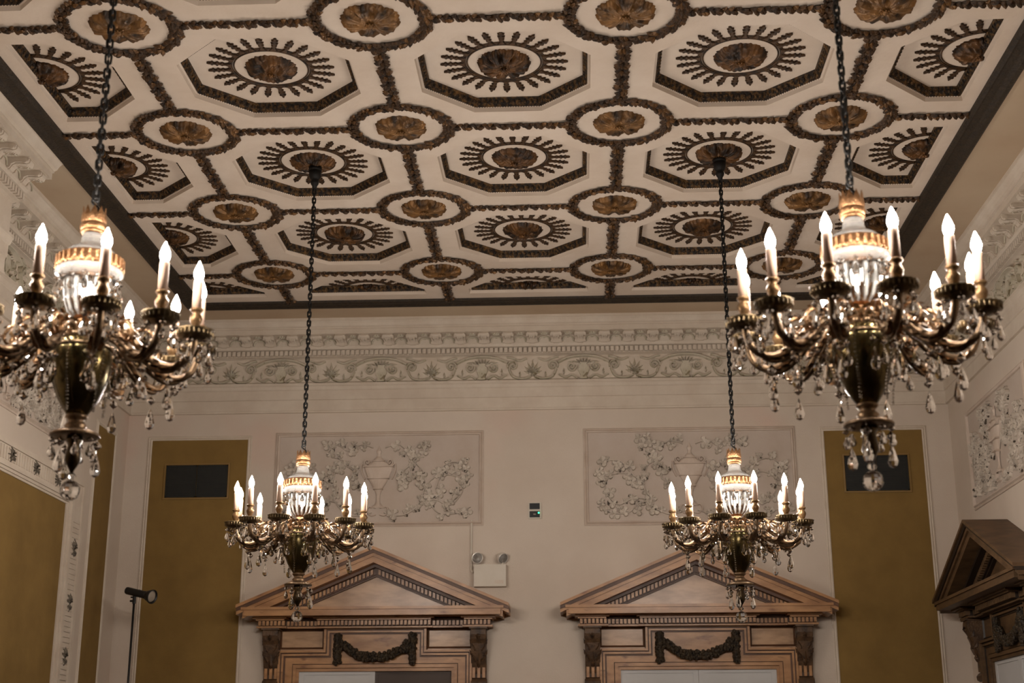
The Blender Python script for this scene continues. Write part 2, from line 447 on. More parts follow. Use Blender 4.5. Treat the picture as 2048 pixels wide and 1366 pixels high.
def frieze_motif(kind):
    b = MB(); h = .125
    K = 1.0
    if kind == 0:      # palmette with S scrolls
        for k in range(-3, 4): leaf2(b, 0, -.06, pi/2 + k*.42, .15-.018*abs(k), .042, .022)
        leaf2(b, 0, -.06, -pi/2-.6, .06, .03, .018); leaf2(b, 0, -.06, -pi/2+.6, .06, .03, .018)
        for s_ in (-1, 1):
            rtube(b, [(s_*x, z) for x, z in bez([(.02,-.09),(.10,-.115),(.20,-.09),(.24,-.01)], 5)], .016, .02)
            rtube(b, [(s_*x, z) for x, z in spiral(.20, .02, .055, .008, -pi*.1, 1.4)], .013, .02)
            rtube(b, [(s_*x, z) for x, z in bez([(.06,.10),(.13,.075),(.20,.10),(.26,.115)], 5)], .014, .018)
            leaf2(b, s_*.13, -.09, pi/2 if s_ > 0 else pi/2, .06, .03, .018)
    else:              # urn beneath a shallow arch
        rtube(b, [(x, z) for x, z in bez([(-.26,.055),(-.14,.105),(0,.12),(.14,.105),(.26,.055)], 6)], .018, .024)
        P = [(-.02,-.12),(-.045,-.115),(-.03,-.09),(-.055,-.03),(-.05,.0),(-.028,.03),(-.04,.05),(.04,.05),(.028,.03),(.05,.0),(.055,-.03),(.03,-.09),(.045,-.115),(.02,-.12)]
        b.prism(P, lambda p, q, t: (p, t, q), 0, .02)
        for k in range(-3, 4): leaf2(b, k*.014, .045, pi/2+ -k*.42, .065, .022, .026)
        for s_ in (-1, 1):
            rtube(b, [(s_*x, z) for x, z in spiral(.12, .005, .05, .008, pi*.9, 1.5)], .012, .018)
            rtube(b, [(s_*x, z) for x, z in bez([(.06,-.115),(.12,-.08),(.18,-.105),(.25,-.07)], 5)], .014, .018)
            leaf2(b, s_*.07, .06, 0 if s_ > 0 else pi, .09, .03, .02)
            leaf2(b, s_*.2, -.07, pi/2, .07, .03, .018)
    b.v = [(x*1.04, y*1.5, z*1.04) for x, y, z in b.v]
    return b.mesh('frieze_relief', [MT['relief_soft']])
fm = [frieze_motif(0), frieze_motif(1)]
ZFR = H - .478
fr_count = {'back': 0, 'left': 0, 'right': 0}
ordw = ['first','second','third','fourth','fifth','sixth','seventh','eighth','ninth','tenth','eleventh','twelfth','thirteenth','fourteenth','fifteenth','sixteenth','seventeenth','eighteenth','nineteenth','twentieth']
def frieze_obj(me, loc, rz, label):
    o = bpy.data.objects.new('frieze_relief', me); C.objects.link(o); o.location = loc; o.rotation_euler = (0,0,rz)
    tag(o, label, 'relief ornament', 'carved ornaments along the frieze')
fp = .535
nb = 15
kn = ['palmette', 'urn under an arch']
for k in range(nb):
    x = (k-(nb-1)/2)*fp + gx(1.5) + .0
    kd = (k+1) % 2
    frieze_obj(fm[kd], (x, YB-.03, ZFR), pi, 'plaster %s on the back wall frieze, %s ornament from the left corner' % (kn[kd], ordw[k]))
for k in range(9):
    y = YB-.35-k*fp; kd = (k+1) % 2
    frieze_obj(fm[kd], (XR-.03, y, ZFR), pi/2, 'plaster %s on the right wall frieze, %s ornament from the back corner' % (kn[kd], ordw[k]))
    if y > YBRK+.2:
        frieze_obj(fm[kd], (XL+.03, y, ZFR), -pi/2, 'plaster %s on the left wall frieze, %s ornament from the back corner' % (kn[kd], ordw[k]))

# ================================================================== CEILING ORNAMENTS
def rosette_mesh(name, R, hgt, petals, style, seed=0, rings=12, n=144):
    rnd = random.Random(seed); b = MB(); b.sm = True; vs = []
    def edge(a):
        if style == 'swirl': return .97 - .05*abs(sin(9*a)) + .02*sin(a*31)
        return .96 - .09*(1-abs(sin(petals*a/2)))**2 + .022*sin(a*petals*4)
    for j in range(rings+1):
        t = j/rings
        for i in range(n):
            a = 2*pi*i/n; r = R*t*edge(a)
            if style == 'swirl':
                tw = a + 2.2*t*(1 if (a*2/pi) % 2 < 1 else -1)
                rip = .5+.5*cos(5*tw); fine = cos(22*a+6*t)
                z = hgt*(.95*sqrt(max(0, 1-t**3))*(.62+.38*rip) + .07*fine*t)
            else:
                ph = ((a/(2*pi))*petals + .5) % 1.0; d = abs(ph-.5)*2       # 0 mid petal, 1 between
                cup = sin(pi*min(1., .10+t*.82))
                z = hgt*(.18+.82*cup)*(1-.75*d**3*min(1, t*2.5)) + hgt*.07*cos(d*12)*t
                if t > .55: z += hgt*.25*(t-.55)/.45*(1-d**2)
                if .18 < t < .5:
                    ph2 = ((a/(2*pi))*petals) % 1.0; d2 = abs(ph2-.5)*2
                    z = max(z, hgt*(.95-.7*d2**2))
            if t < .17: z = hgt*(1.1-.5*(t/.17)**2)
            vs.append((r*cos(a), r*sin(a)*VY, -z if j < rings else 0))
    fs = [(j*n+i, (j+1)*n+i, (j+1)*n+(i+1) % n, j*n+(i+1) % n) for j in range(rings) for i in range(n)]
    fs.append(tuple(range(n)))
    b.add(vs, fs)
    b.ball((0, 0, -hgt*1.02), R*.11, 12, 6, (1,1,.7))
    for k in range(8): b.ball((R*.13*cos(k*pi/4), R*.13*sin(k*pi/4), -hgt*.98), R*.04, 6, 4)
    return b
def clip_mb(b, x0=None, x1=None, y1=None):
    me = b.mesh('t', [MT['gilt']]); bm = bmesh.new(); bm.from_mesh(me)
    for co, no in ((x0, (-1,0,0)), (x1, (1,0,0)), (y1, (0,1,0))):
        if co is None: continue
        pc = (co, 0, 0) if no[0] else (0, co, 0)
        g = bmesh.ops.bisect_plane(bm, geom=bm.verts[:]+bm.edges[:]+bm.faces[:], plane_co=pc, plane_no=no, clear_outer=True)
        ed = [e for e in bm.edges if e.is_boundary]
        if ed:
            try: bmesh.ops.holes_fill(bm, edges=ed)
            except Exception: pass
    bm.to_mesh(me); bm.free(); return me

def garland_leaf(b, p, ang, L, W, hh, tilt=0.):
    """rounded laurel leaf lying on the ceiling (z down), raised midrib, tip curling away"""
    ca, sa = cos(ang), sin(ang)
    T = lambda u_, v_, z: (p[0]+u_*ca-v_*sa, p[1]+u_*sa+v_*ca, p[2]-z)
    out = [(-.5,0),(-.32,.34),(-.02,.5),(.28,.40),(.46,.18),(.54,0),(.46,-.18),(.28,-.40),(-.02,-.5),(-.32,-.34)]
    vs = [T(L*u_, W*v_, .003+tilt*(u_+.5)) for u_, v_ in out]
    mid = [(-.28,0,.7),(.0,0,1.),(.28,0,.85)]
    sd = [(.0,.28,.72),(.0,-.28,.72)]
    vs += [T(L*u_, 0, hh*z+tilt*(u_+.5)) for u_, v_, z in mid] + [T(L*u_, W*v_, hh*z+tilt*.5) for u_, v_, z in sd]
    b.add(vs, [(0,1,10),(1,2,13,10),(10,13,11),(2,3,12,13),(13,12,11),(3,4,12),(4,5,12),(0,10,9),(9,10,14,8),(10,11,14),(8,14,12,7),(14,11,12),(7,12,6),(6,12,5)])
def garland_path(path, name, wd, m='giltleaf', seed=1, leafL=.085, step=.03, thick=.022, round_=False):
    """path: list of (x,y,z) ; rope of overlapping leaves"""
    rnd = random.Random(seed); b = MB()
    P = [Vector(p) for p in path]; seg = [(P[i+1]-P[i]).length for i in range(len(P)-1)]; tot = sum(seg)
    n = max(2, int(tot/step))
    def at(s_):
        i = 0
        while i < len(seg)-1 and s_ > seg[i]: s_ -= seg[i]; i += 1
        t = min(1, s_/seg[i]); d = (P[i+1]-P[i]).normalized()
        return P[i].lerp(P[i+1], t), d
    b.tube([tuple(p+Vector((0,0,-.004))) for p in P], wd*.22, 6)
    for k in range(n):
        p, d = at((k+.5)*tot/n); a = atan2(d.y, d.x); nx = Vector((-d.y, d.x, 0))
        for s_ in ((-1, 1) if k % 2 else (1, -1)):
            off = s_*wd*(.30+.10*(k % 3 == 0)) + rnd.uniform(-.08, .08)*wd
            q = p + nx*off + d*s_*step*.3
            b.cm = 1 if rnd.random() < .22 else 0
            garland_leaf(b, (q.x, q.y, q.z-rnd.uniform(0, .006)), a + s_*rnd.uniform(.5, 1.1) if not round_ else a+s_*rnd.uniform(.9, 1.5),
                         leafL*rnd.uniform(.8, 1.15), leafL*(.8 if round_ else .62)*rnd.uniform(.85, 1.15), thick*rnd.uniform(.8, 1.3), rnd.uniform(.0, .014))
        if k % 2 == 0:
            b.cm = 1 if rnd.random() < .3 else 0
            q = p + nx*rnd.uniform(-.12, .12)*wd; garland_leaf(b, (q.x, q.y, q.z-.014), a + rnd.uniform(-.4, .4), leafL, leafL*.5, thick*1.1, .01)
    b.cm = 0
    return b

def row_word(j):        # roundels j=3 is the row by the back wall
    return {3: 'first', 2: 'second', 1: 'third', 0: 'fourth'}[j]
def col_word(i): return ['first', 'second', 'third', 'fourth'][i]
def link(me, name, loc, rz=0.):
    o = bpy.data.objects.new(name, me); C.objects.link(o); o.location = loc; o.rotation_euler = (0,0,rz); return o
# round wreaths and their rosettes
WR = .222*U
ring = [(WR*cos(2*pi*k/64), WR*sin(2*pi*k/64)*VY, 0) for k in range(65)]
wr_me = [garland_path(ring, 'w', .066, seed=s_, leafL=.064, step=.036).mesh('leaf_wreath', [MT['giltleaf'], MT['leafgold']]) for s_ in (3, 8)]
ros_me = [rosette_mesh('rosette', .124*U, .052, p_, 'petal', n=p_*24).mesh('ceiling_rosette', [MT['giltbright']]) for p_ in (6, 8, 7)]
for j in range(4):
    for i in range(4):
        x, y = gx(i), gy(j*VY)
        o = link(wr_me[(i+j) % 2], 'leaf_wreath', (x, y, H-.001))
        tag(o, 'round leaf wreath, %s column from the left wall, %s row from the back wall' % (col_word(i), row_word(j)), 'wreath', 'round leaf wreaths on the ceiling')
        o = link(ros_me[(i*2+j) % 3], 'ceiling_rosette', (x, y, H-.001))
        tag(o, 'flower rosette inside wreath, %s column from left wall, %s row from back wall' % (col_word(i), row_word(j)), 'rosette', 'rosettes inside the round wreaths')
# straight garlands
L1 = (1-2*.249)*U
hz_me = [garland_path([(-l_/2, 0, 0), (0, 0, 0), (l_/2, 0, 0)], 'g', .044, seed=11+q, leafL=.060, step=.042).mesh('garland_strip', [MT['giltleaf'], MT['leafgold']])
         for q, l_ in enumerate((L1+.03, .57*U-.249*U+.02))]
vt_me = [garland_path([(0, l_/2, 0), (0, 0, 0), (0, -l_/2, 0)], 'g', .066, seed=21+q, leafL=.062, step=.048, thick=.028, round_=True).mesh('garland_strip', [MT['giltleaf'], MT['leafgold']])
         for q, l_ in enumerate((VY*U-2*.249*U+.03, (3.455-3*VY-.249)*U+.02))]
gg = 'straight leaf garlands between the ceiling wreaths'
for j in range(4):
    y = gy(j*VY)
    for i in range(3):
        tag(link(hz_me[0], 'garland_strip', (gx(i+.5), y, H-.001)), 'crosswise leaf garland between the %s and %s columns, %s row from the back wall' % (col_word(i), col_word(i+1), row_word(j)), 'garland', gg)
    l_ = .57*U-.249*U
    tag(link(hz_me[1], 'garland_strip', (BI_L+l_/2, y, H-.001)), 'crosswise leaf garland ending at the left border, %s row from the back wall' % row_word(j), 'garland', gg)
    tag(link(hz_me[1], 'garland_strip', (BI_R-l_/2, y, H-.001)), 'crosswise leaf garland ending at the right border, %s row from the back wall' % row_word(j), 'garland', gg)
    for i in range(4):
        if j < 3:
            tag(link(vt_me[0], 'garland_strip', (gx(i), gy((j+.5)*VY), H-.001)), 'lengthwise leaf garland, %s column from left wall, between %s and %s rows from back wall' % (col_word(i), row_word(j+1), row_word(j)), 'garland', gg)
        else:
            l2 = (3.455-3*VY-.249)*U
            tag(link(vt_me[1], 'garland_strip', (gx(i), BI_B-l2/2, H-.001)), 'short lengthwise leaf garland, %s column from left wall, meeting the back border' % col_word(i), 'garland', gg)

# octagonal coffers
ZP = .057*U            # depth of the recess
def ray_mesh():
    b = MB(); L = .083*U*1.12; k = L/.15
    P = [(-.012,.036),(0,.022),(.012,.017),(.022,.010),(.034,.010),(.041,.021),(.050,.021),(.057,.010),(.069,.009),(.074,.026),(.084,.028),(.091,.010),(.104,.009),(.109,.025),(.119,.026),(.126,.010),(.136,.012),(.144,.008),(.152,.001)]
    P = [(x*k, y*.95) for x, y in P]
    full = P + [(x, -y) for x, y in P[::-1]]
    n = len(full)
    vs = [(x, y, 0) for x, y in full] + [(x, y*.8, -.014) for x, y in full]
    b.add(vs, [tuple(range(n, 2*n))] + [(i, (i+1) % n, n+(i+1) % n, n+i) for i in range(n)])
    return b.mesh('ray', [MT['giltleaf']])
ray_me = ray_mesh()
cof_ros = [rosette_mesh('r', .120*U, .066, p_, st, n=168) for p_, st in ((8, 'swirl'), (6, 'swirl'), (10, 'petal'))]
cof_ros_me = [q.mesh('rosette', [MT['gilt']]) for q in cof_ros]
def coffer(i, j, q, label):
    cx, cy = gx(i), gy(j*VY)
    root = empty('octagonal_coffer', (cx, cy, H)); tag(root, label, 'coffer', 'octagonal ceiling coffers')
    def loop(ap, ins): return [(x-cx, y-cy) for x, y in octagon(cx, cy, ap, True, ins)]
    # white step
    l0, l1, l2 = loop(AP, 0), loop(AP-.004, .004), loop(AP-.020, .018)
    l3, l4 = loop(AP-.024, .020), loop(AP-.052, .046)
    def skirt(b, A, za, B, zb):
        n = len(A)
        if len(B) != n: return
        b.add([(x, y, za) for x, y in A]+[(x, y, zb) for x, y in B], [(k, (k+1) % n, n+(k+1) % n, n+k) for k in range(n)])
    b = MB(); skirt(b, l0, 0, l1, .030); skirt(b, l1, .030, l2, .034); b.build('white_step', MT['ceil'], root, False)
    b = MB(); skirt(b, l3, .028, l4, ZP)
    skirt(b, l2, .034, l3, .028)
    # eggs and beads along the moulding
    n = len(l3)
    for k in range(n):
        p0, p1 = Vector(l3[k]), Vector(l3[(k+1) % n]); r0, r1 = Vector(l4[k]), Vector(l4[(k+1) % n])
        ln = (p1-p0).length
        if ln < .05: continue
        m_ = max(1, int(ln/.042))
        for e in range(m_):
            t = (e+.5)/m_; a = p0.lerp(p1, t); c = r0.lerp(r1, t); mid = a.lerp(c, .5)
            b.ball((mid.x, mid.y, .062), .014, 5, 4, (1, 1, 1.3))
        m_ = max(1, int(ln/.018))
        for e in range(m_):
            t = (e+.5)/m_; a = p0.lerp(p1, t)
            b.add([(a.x-.004, a.y-.004, .03), (a.x+.004, a.y-.004, .03), (a.x+.004, a.y+.004, .03), (a.x-.004, a.y+.004, .03), (a.x, a.y, .02)], [(0,1,4),(1,2,4),(2,3,4),(3,0,4)])
    b.build('octagon_moulding', MT['giltdark'], root, False)
    b = MB(); P = loop(AP, 0); b.add([(x, y, ZP) for x, y in P], [tuple(range(len(P)))[::-1]])
    b.build('recessed_panel', MT['ceil'], root, False)
    # limits for the clipped ones
    xlo = (CUT_L+.046-cx) if i < 0 else None; xhi = (CUT_R-.046-cx) if i > 3 else None; yhi = (CUT_B-.046-cy) if j > 3 else None
    rb = MB(); rb.sm = True
    rb.torus(.170*U, .010, (0,0,0), 72, 8, .8); rb.torus(.158*U, .006, (0,0,0), 72, 6, 1.)
    rb.torus(.178*U, .007, (0,0,0), 72, 6, .9)
    rb.v = [(x, y*VY, z+ZP-.003) for x, y, z in rb.v]
    if xlo is not None or xhi is not None or yhi is not None:
        me = clip_mb(rb, xlo, xhi, yhi); me.materials.clear(); me.materials.append(MT['giltleaf'])
        ro = bpy.data.objects.new('sunburst_ring', me); C.objects.link(ro); ro.parent = root
    else: ro = rb.build('sunburst_ring', MT['giltleaf'], root, False)
    for k in range(24):
        a = 2*pi*k/24; tip = .275*U; tx, ty = tip*cos(a), tip*sin(a)*VY
        if (xlo is not None and tx < xlo+.01) or (xhi is not None and tx > xhi-.01) or (yhi is not None and ty > yhi-.01): continue
        r_ = bpy.data.objects.new('ray', ray_me); C.objects.link(r_); r_.parent = ro
        r_.location = (.178*U*cos(a), .178*U*sin(a)*VY, ZP); r_.rotation_euler = (0, 0, atan2(ty, tx))
    kb = .035
    if xlo is not None or xhi is not None or yhi is not None:
        me = clip_mb(cof_ros[q], CUT_L-cx-kb+.01 if i < 0 else None, CUT_R-cx+kb-.01 if i > 3 else None, CUT_B-cy+kb-.01 if j > 3 else None)
        ro = bpy.data.objects.new('rosette', me); C.objects.link(ro)
        ro.parent = root; ro.location = (0, 0, ZP)
    else:
        ro = bpy.data.objects.new('rosette', cof_ros_me[q]); C.objects.link(ro); ro.parent = root; ro.location = (0, 0, ZP)
        ro.rotation_euler = (0, 0, (i*3+j)*1.1)
    return root
cw = {-.5: 'half', 3.5: 'half'}
rw = {3.5: 'cut off by the back wall border', 2.5: 'first full row', 1.5: 'second full row', .5: 'third full row', -.5: 'fourth full row'}
cnw = {.5: 'column nearer the left wall', 1.5: 'middle column', 2.5: 'column nearer the right wall'}
hung = {(.5, 1.5): ', chandelier hanging from its rosette', (2.5, 1.5): ', chandelier hanging from its rosette'}
q = 0
for i, j in cells:
    if j < 0 and (i < 0 or i > 3): lab = 'half octagonal sunburst coffer at the %s border, farthest from the back wall' % ('left' if i < 0 else 'right')
    elif i in (-.5, 3.5) and j == 3.5: lab = 'quarter octagonal sunburst coffer in the %s back corner of the ceiling' % ('left' if i < 0 else 'right')
    elif i in (-.5, 3.5): lab = 'half octagonal sunburst coffer against the %s border, %s from the back wall' % ('left' if i < 0 else 'right', rw[j].replace(' full', ''))
    elif j == 3.5: lab = 'half octagonal sunburst coffer at the back border, %s' % cnw[i]
    else: lab = 'octagonal sunburst coffer, %s from the back wall, %s' % (rw[j], cnw[i])
    q += 1
    coffer(i, j, q % 3, lab)

# ================================================================== WALL PANELS
def wall_frame(prof, x0, x1, z0, z1):
    """mitred frame around rectangle (outside edges x0..x1,z0..z1); prof: (inset, out)"""
    b = MB(); vs = []
    for d, h in prof: vs += [(x0+d, h, z0+d), (x1-d, h, z0+d), (x1-d, h, z1-d), (x0+d, h, z1-d)]
    n = len(prof)
    b.add(vs, [(4*k+q, 4*k+(q+1) % 4, 4*k+4+(q+1) % 4, 4*k+4+q) for k in range(n-1) for q in range(4)])
    return b
def beads(b, x0, x1, z0, z1, ins, out, pitch=.035, r=.007):
    for (ax, az, bx, bz) in ((x0+ins, z0, x0+ins, z1), (x1-ins, z0, x1-ins, z1), (x0, z1-ins, x1, z1-ins)):
        L = abs(bx-ax)+abs(bz-az); n = int(L/pitch)
        for k in range(n):
            t = (k+.5)/n; x = ax+(bx-ax)*t; z = az+(bz-az)*t
            b.add([(x-r, out, z), (x, out, z-r), (x+r, out, z), (x, out, z+r), (x, out+r, z)], [(0,1,4),(1,2,4),(2,3,4),(3,0,4)])
FRP = [(0,0),(0,.010),(.012,.014),(.02,.008),(.032,.018),(.042,.014),(.046,.003)]
def fabric_panel(loc, rz, w_, ztop, zbot, label):
    """loc = middle of the panel on the wall; local y towards the room"""
    root = empty('fabric_wall_panel', (loc[0], loc[1], ztop-.0), rz); tag(root, label, 'wall panel', 'mustard fabric wall panels')
    h_ = ztop - zbot
    b = MB(); b.box(-w_/2, w_/2, .0, .006, -h_, 0); b.build('fabric', MT['yellow'], root)
    b = wall_frame(FRP, -w_/2-.044, w_/2+.044, -h_-.044, .044); beads(b, -w_/2-.044, w_/2+.044, -h_, .044, .008, .011)
    b.build('panel_moulding', MT['cornice'], root)
    return root
fabric_panel((gx((-1.010-.374)/2), YB), pi, (1.010-.374)*U, gz(-.752), .55, 'mustard fabric panel on the back wall beside the left corner, with a black grille')
fabric_panel((gx((3.373+3.997)/2), YB), pi, (3.997-3.373)*U, gz(-.744), .55, 'mustard fabric panel on the back wall beside the right corner, with a black grille')
fabric_panel((XL, gy((3.48+3.80)/2)), -pi/2, .325*U, gz(-.774), .55, 'narrow mustard fabric panel on the left wall, next to the back corner')

def grille(x0, x1, z0, z1, label):
    cx = (gx(x0)+gx(x1))/2; cz = gz((z0+z1)/2); w_ = (x1-x0)*U; h_ = (z1-z0)*U
    root = empty('ventilation_grille', (cx, YB-.006, cz-h_/2), pi); tag(root, label, 'grille', 'black wall grilles')
    b = wall_frame([(0,0),(0,.012),(.016,.014),(.02,.004)], -w_/2-.02, w_/2+.02, -.02, h_+.02); b.build('grille_frame', MT['ventframe'], root)
    for s_ in (-1, 1):
        b = MB(); a0, a1 = (-w_/2+.002, -.003) if s_ < 0 else (.003, w_/2-.002)
        n = 14
        for k in range(n):
            z = .01 + (h_-.02)*(k+.5)/n
            b.add([(a0, .002, z-.008), (a1, .002, z-.008), (a1, .008, z+.008), (a0, .008, z+.008)], [(0,1,2,3)])
        b.box(a0, a0+.012, .001, .011, 0, h_); b.box(a1-.012, a1, .001, .011, 0, h_); b.box(a0, a1, .001, .011, 0, .012); b.box(a0, a1, .001, .011, h_-.012, h_)
        b.box(a0, a1, .0005, .002, 0, h_)
        b.build('louvre_panel', MT['vent'], root)
grille(-.904, -.496, -1.132, -.920, 'black louvred grille on the mustard panel beside the left corner')
grille(3.492, 3.892, -1.138, -.911, 'black louvred grille on the mustard panel behind the large right chandelier')

# ------------------------------------------------------------------ relief panels with vases and vines
def grape_cluster(b, x, z, s_, rnd):
    for k in range(11):
        row = [0,0,0,0,1,1,1,2,2,3,3][k]; q = [0,1,2,3,0,1,2,0,1,0,1][k]; wn = [4,3,2,2][row]
        b.ball((x+(q-(wn-1)/2)*.019*s_, .008, z-row*.017*s_+rnd.uniform(-.003, .003)), .0115*s_, 6, 4, (1, 1.1, 1))
def vine_leaf(b, x, z, ang, R, hh, rnd):
    """five-lobed leaf"""
    n = 15; vs = [(x, hh*.5, z)]
    for k in range(n):
        a = ang + (k/(n-1)-.5)*pi*1.55
        lobe = abs(cos((k/(n-1)-.5)*pi*2.5))
        r = R*(.55+.5*lobe)*(1-.15*abs(k/(n-1)-.5))
        vs.append((x+r*cos(a), hh*(.9 if lobe > .6 else .25), z+r*sin(a)))
    for k in range(n):
        v = vs[1+k]; vs.append((x+(v[0]-x)*1.1, 0, z+(v[2]-z)*1.1))
    fs = [(0, 1+k, 2+k) for k in range(n-1)] + [(1+k, 1+n+k, 2+n+k, 2+k) for k in range(n-1)] + [(0, 1, 1+n), (0, n, 2*n)]
    b.add(vs, fs)
def vase_relief(b, k=1.):
    prof = [(-.335,.070),(-.325,.085),(-.30,.04),(-.27,.022),(-.2,.018),(-.17,.028),(-.13,.045),(-.08,.075),(-.02,.110),(.05,.140),(.09,.152),(.105,.155),(.115,.15),(.12,.12),(.14,.10),(.165,.06),(.19,.045),(.215,.022),(.24,.018),(.27,.028),(.30,.012),(.33,.003)]
    vs = []; m_ = 9
    for z, r in prof:
        for q in range(m_):
            a = pi*q/(m_-1); vs.append((r*k*cos(a), .006+.035*sin(a)*min(1, r/.05), z*k))
    n = len(prof)
    b.add(vs, [(j*m_+q, j*m_+q+1, (j+1)*m_+q+1, (j+1)*m_+q) for j in range(n-1) for q in range(m_-1)])
    for z, r in ((.105, .158), (-.02, .114), (-.13, .05), (.165, .062)):
        rtube(b, [(-r*k, z*k), (0, z*k-.004), (r*k, z*k)], .014, .046)
    for s_ in (-1, 1):
        rtube(b, [(s_*x*k, z*k) for x, z in spiral(.118, .15, .034, .006, -pi*.5, 1.3)], .012, .03)
        rtube(b, [(s_*x*k, z*k) for x, z in bez([(.13,.11),(.175,.135),(.18,.08),(.165,.02),(.14,-.03)], 5)], .012, .022)
        rtube(b, [(s_*x*k, z*k) for x, z in bez([(.02,-.33),(.09,-.32),(.11,-.37),(.07,-.41),(.02,-.40)], 5)], .012, .02)
def relief_panel(loc, rz, w_, h_, label, seed, dense=1., long_=False):
    rnd = random.Random(seed)
    root = empty('relief_panel', loc, rz); tag(root, label, 'relief panel', 'carved vine and vase relief panels')
    b = MB(); b.box(-w_/2, w_/2, 0, .006, -h_/2, h_/2); b.build('background_slab', MT['relief_bg'], root)
    b = wall_frame([(0,0),(0,.012),(.012,.02),(.02,.012),(.03,.03),(.042,.024),(.046,.006)], -w_/2-.02, w_/2+.02, -h_/2-.02, h_/2+.02)
    b.build('panel_frame', MT['relief_frame'], root)
    xs = [0] if not long_ else [0]
    b = MB(); vase_relief(b, min(1, h_/.97)); o = b.build('vase', MT['relief_frame'], root); o.location = (0, .006, .02)
    for s_ in (-1, 1):
        v = MB()
        hw = w_/2-.06; hh = h_/2-.07
        # main stems as S curves, from the vase foot outwards and up
        stems = []
        stems.append(bez([(.06,-hh*.86),(.22,-hh*.95),(.38,-hh*.72),(.45,-hh*.25),(.42,hh*.2),(.34,hh*.45),(.44,hh*.55)], 8))
        stems.append(bez([(.40,-hh*.6),(.55,-hh*.55),(.7,-hh*.7),(.82,-hh*.35),(.78,0),(.62,.02),(.56,-.12)], 8))
        stems.append(bez([(.44,-hh*.2),(.56,hh*.05),(.66,hh*.35),(.80,hh*.38),(.88,hh*.15),(.80,hh*.0)], 8))
        stems.append(bez([(.06,hh*.80),(.18,hh*.88),(.30,hh*.72),(.42,hh*.88),(.5,hh*.7)], 8))
        stems.append(bez([(.36,hh*.4),(.25,hh*.2),(.28,-.02),(.2,-hh*.2)], 8))
        stems.append(bez([(.5,-hh*.62),(.6,-hh*.9),(.78,-hh*.9),(.9,-hh*.75)], 8))
        kx = hw/.95
        for st in stems:
            st = [(x*kx*s_, z+rnd.uniform(-.003, .003)) for x, z in st]
            rtube(v, st, [.012*(1-.5*i_/len(st)) for i_ in range(len(st))], .02)
            n = len(st); stp = max(2, int(3/dense))
            for k in range(1, n, stp):
                x, z = st[k]; sd = rnd.choice((-1, 1)); a = rnd.uniform(0, 2*pi); d = rnd.uniform(.02, .06)
                lx, lz = x+d*cos(a), z+d*sin(a)
                if abs(lx) > hw or abs(lz) > hh or abs(lx) < .1: continue
                rtube(v, [(x, z), ((x+lx)/2+.005, (z+lz)/2), (lx, lz)], .007, .014)
                if rnd.random() < .25:
                    g = MB(); grape_cluster(g, 0, 0, rnd.uniform(.8, 1.15), rnd); o = g.build('grape_cluster', MT['relief'], root, False); o.location = (lx, .008, lz+.01)
                else: vine_leaf(v, lx, lz, a, rnd.uniform(.034, .062), rnd.uniform(.026, .044), rnd)
                if rnd.random() < .35: rtube(v, spiral(lx+.03, lz, .022, .005, a, 1.2, 12), .006, .014)
        o = v.build('vine', MT['relief'], root); o.location = (0, .006, 0)
    return root
MT['relief_bg'] = mat('relief ground plaster', (190, 176, 164), (182, 166, 152), .8, scale=3, bump=.15, bscale=60)
MT['relief_frame'] = mat('relief frame plaster', (200, 184, 170), (188, 170, 154), .75, scale=6, bump=.1, bscale=60)
relief_panel((gx(.494), YB, gz(-1.0235)), pi, 1.34*U, .60*U, 'carved vine and vase relief panel behind the small left chandelier', 4)
relief_panel((gx(2.506), YB, gz(-1.026)), pi, 1.34*U, .61*U, 'carved vine and vase relief panel behind the small right chandelier', 9)
relief_panel((XR, gy(3.06), gz(-1.04)), pi/2, 1.16*U, .58*U, 'dense carved vine relief panel on the right wall above the pedimented door', 14, 1.6)
relief_panel((XL, gy(2.05), gz(-.885)), -pi/2, 1.70*U, .26*U, 'shallow carved relief panel high on the left wall below the cornice', 22, 1.6)

# left wall: big framed fabric field with a leaf band
root = empty('framed_fabric_field', (XL, gy(1.9), 0), -pi/2); tag(root, 'large mustard fabric field on the left wall in a white leaf-banded frame', 'wall panel')
# local x = -world y offset : rz=-pi/2 -> local x maps to world -y, local y to world +x
def ly(y): return -(gy(y)-gy(1.9))
b = MB(); b.box(ly(3.034), ly(.8), 0, .008, .4, gz(-1.352)); b.build('fabric', MT['yellow'], root)
b = MB()
fxA, fxB = ly(3.035), ly(3.325); zt0, zt1 = gz(-1.352), gz(-1.178)
def band(b, s0, s1, out):   # L band: distances s0..s1 from the inner edge
    X = lambda s_: ly(3.035+s_); Z = lambda s_: gz(-1.352+s_*.6)
    A = [(X(s0), .4), (X(s0), Z(s0)), (ly(.8), Z(s0))]; B_ = [(X(s1), .4), (X(s1), Z(s1)), (ly(.8), Z(s1))]
    b.ribbon(A, B_, lambda p, q_, t: (p, t, q_), 0, out)
for s0, s1, out in ((0,.02,.02),(.02,.045,.035),(.045,.075,.05),(.075,.095,.04),(.095,.24,.018),(.24,.265,.034),(.265,.29,.026)): band(b, s0, s1, out)
b.build('frame_moulding', MT['cornice'], root)
b = MB()
for k in range(70):
    z = .5+k*.048
    if z < gz(-1.30): b.box(ly(3.265), ly(3.14), .016, .026, z, z+.026)
for k in range(60):
    y = 3.1-k*.036
    b.box(ly(y), ly(y-.018), .016, .026, gz(-1.285), gz(-1.215))
b.build('ribbed_band', MT['cornice'], root)
def acanthus(b, x, z, ang, L, W, rnd):
    for k in range(-2, 3): leaf2(b, x, z, ang+k*.5, L*(1-.12*abs(k)), W*.5, .03)
    for k in range(-1, 2): leaf2(b, x, z, ang+pi+k*.7, L*.7, W*.45, .026)
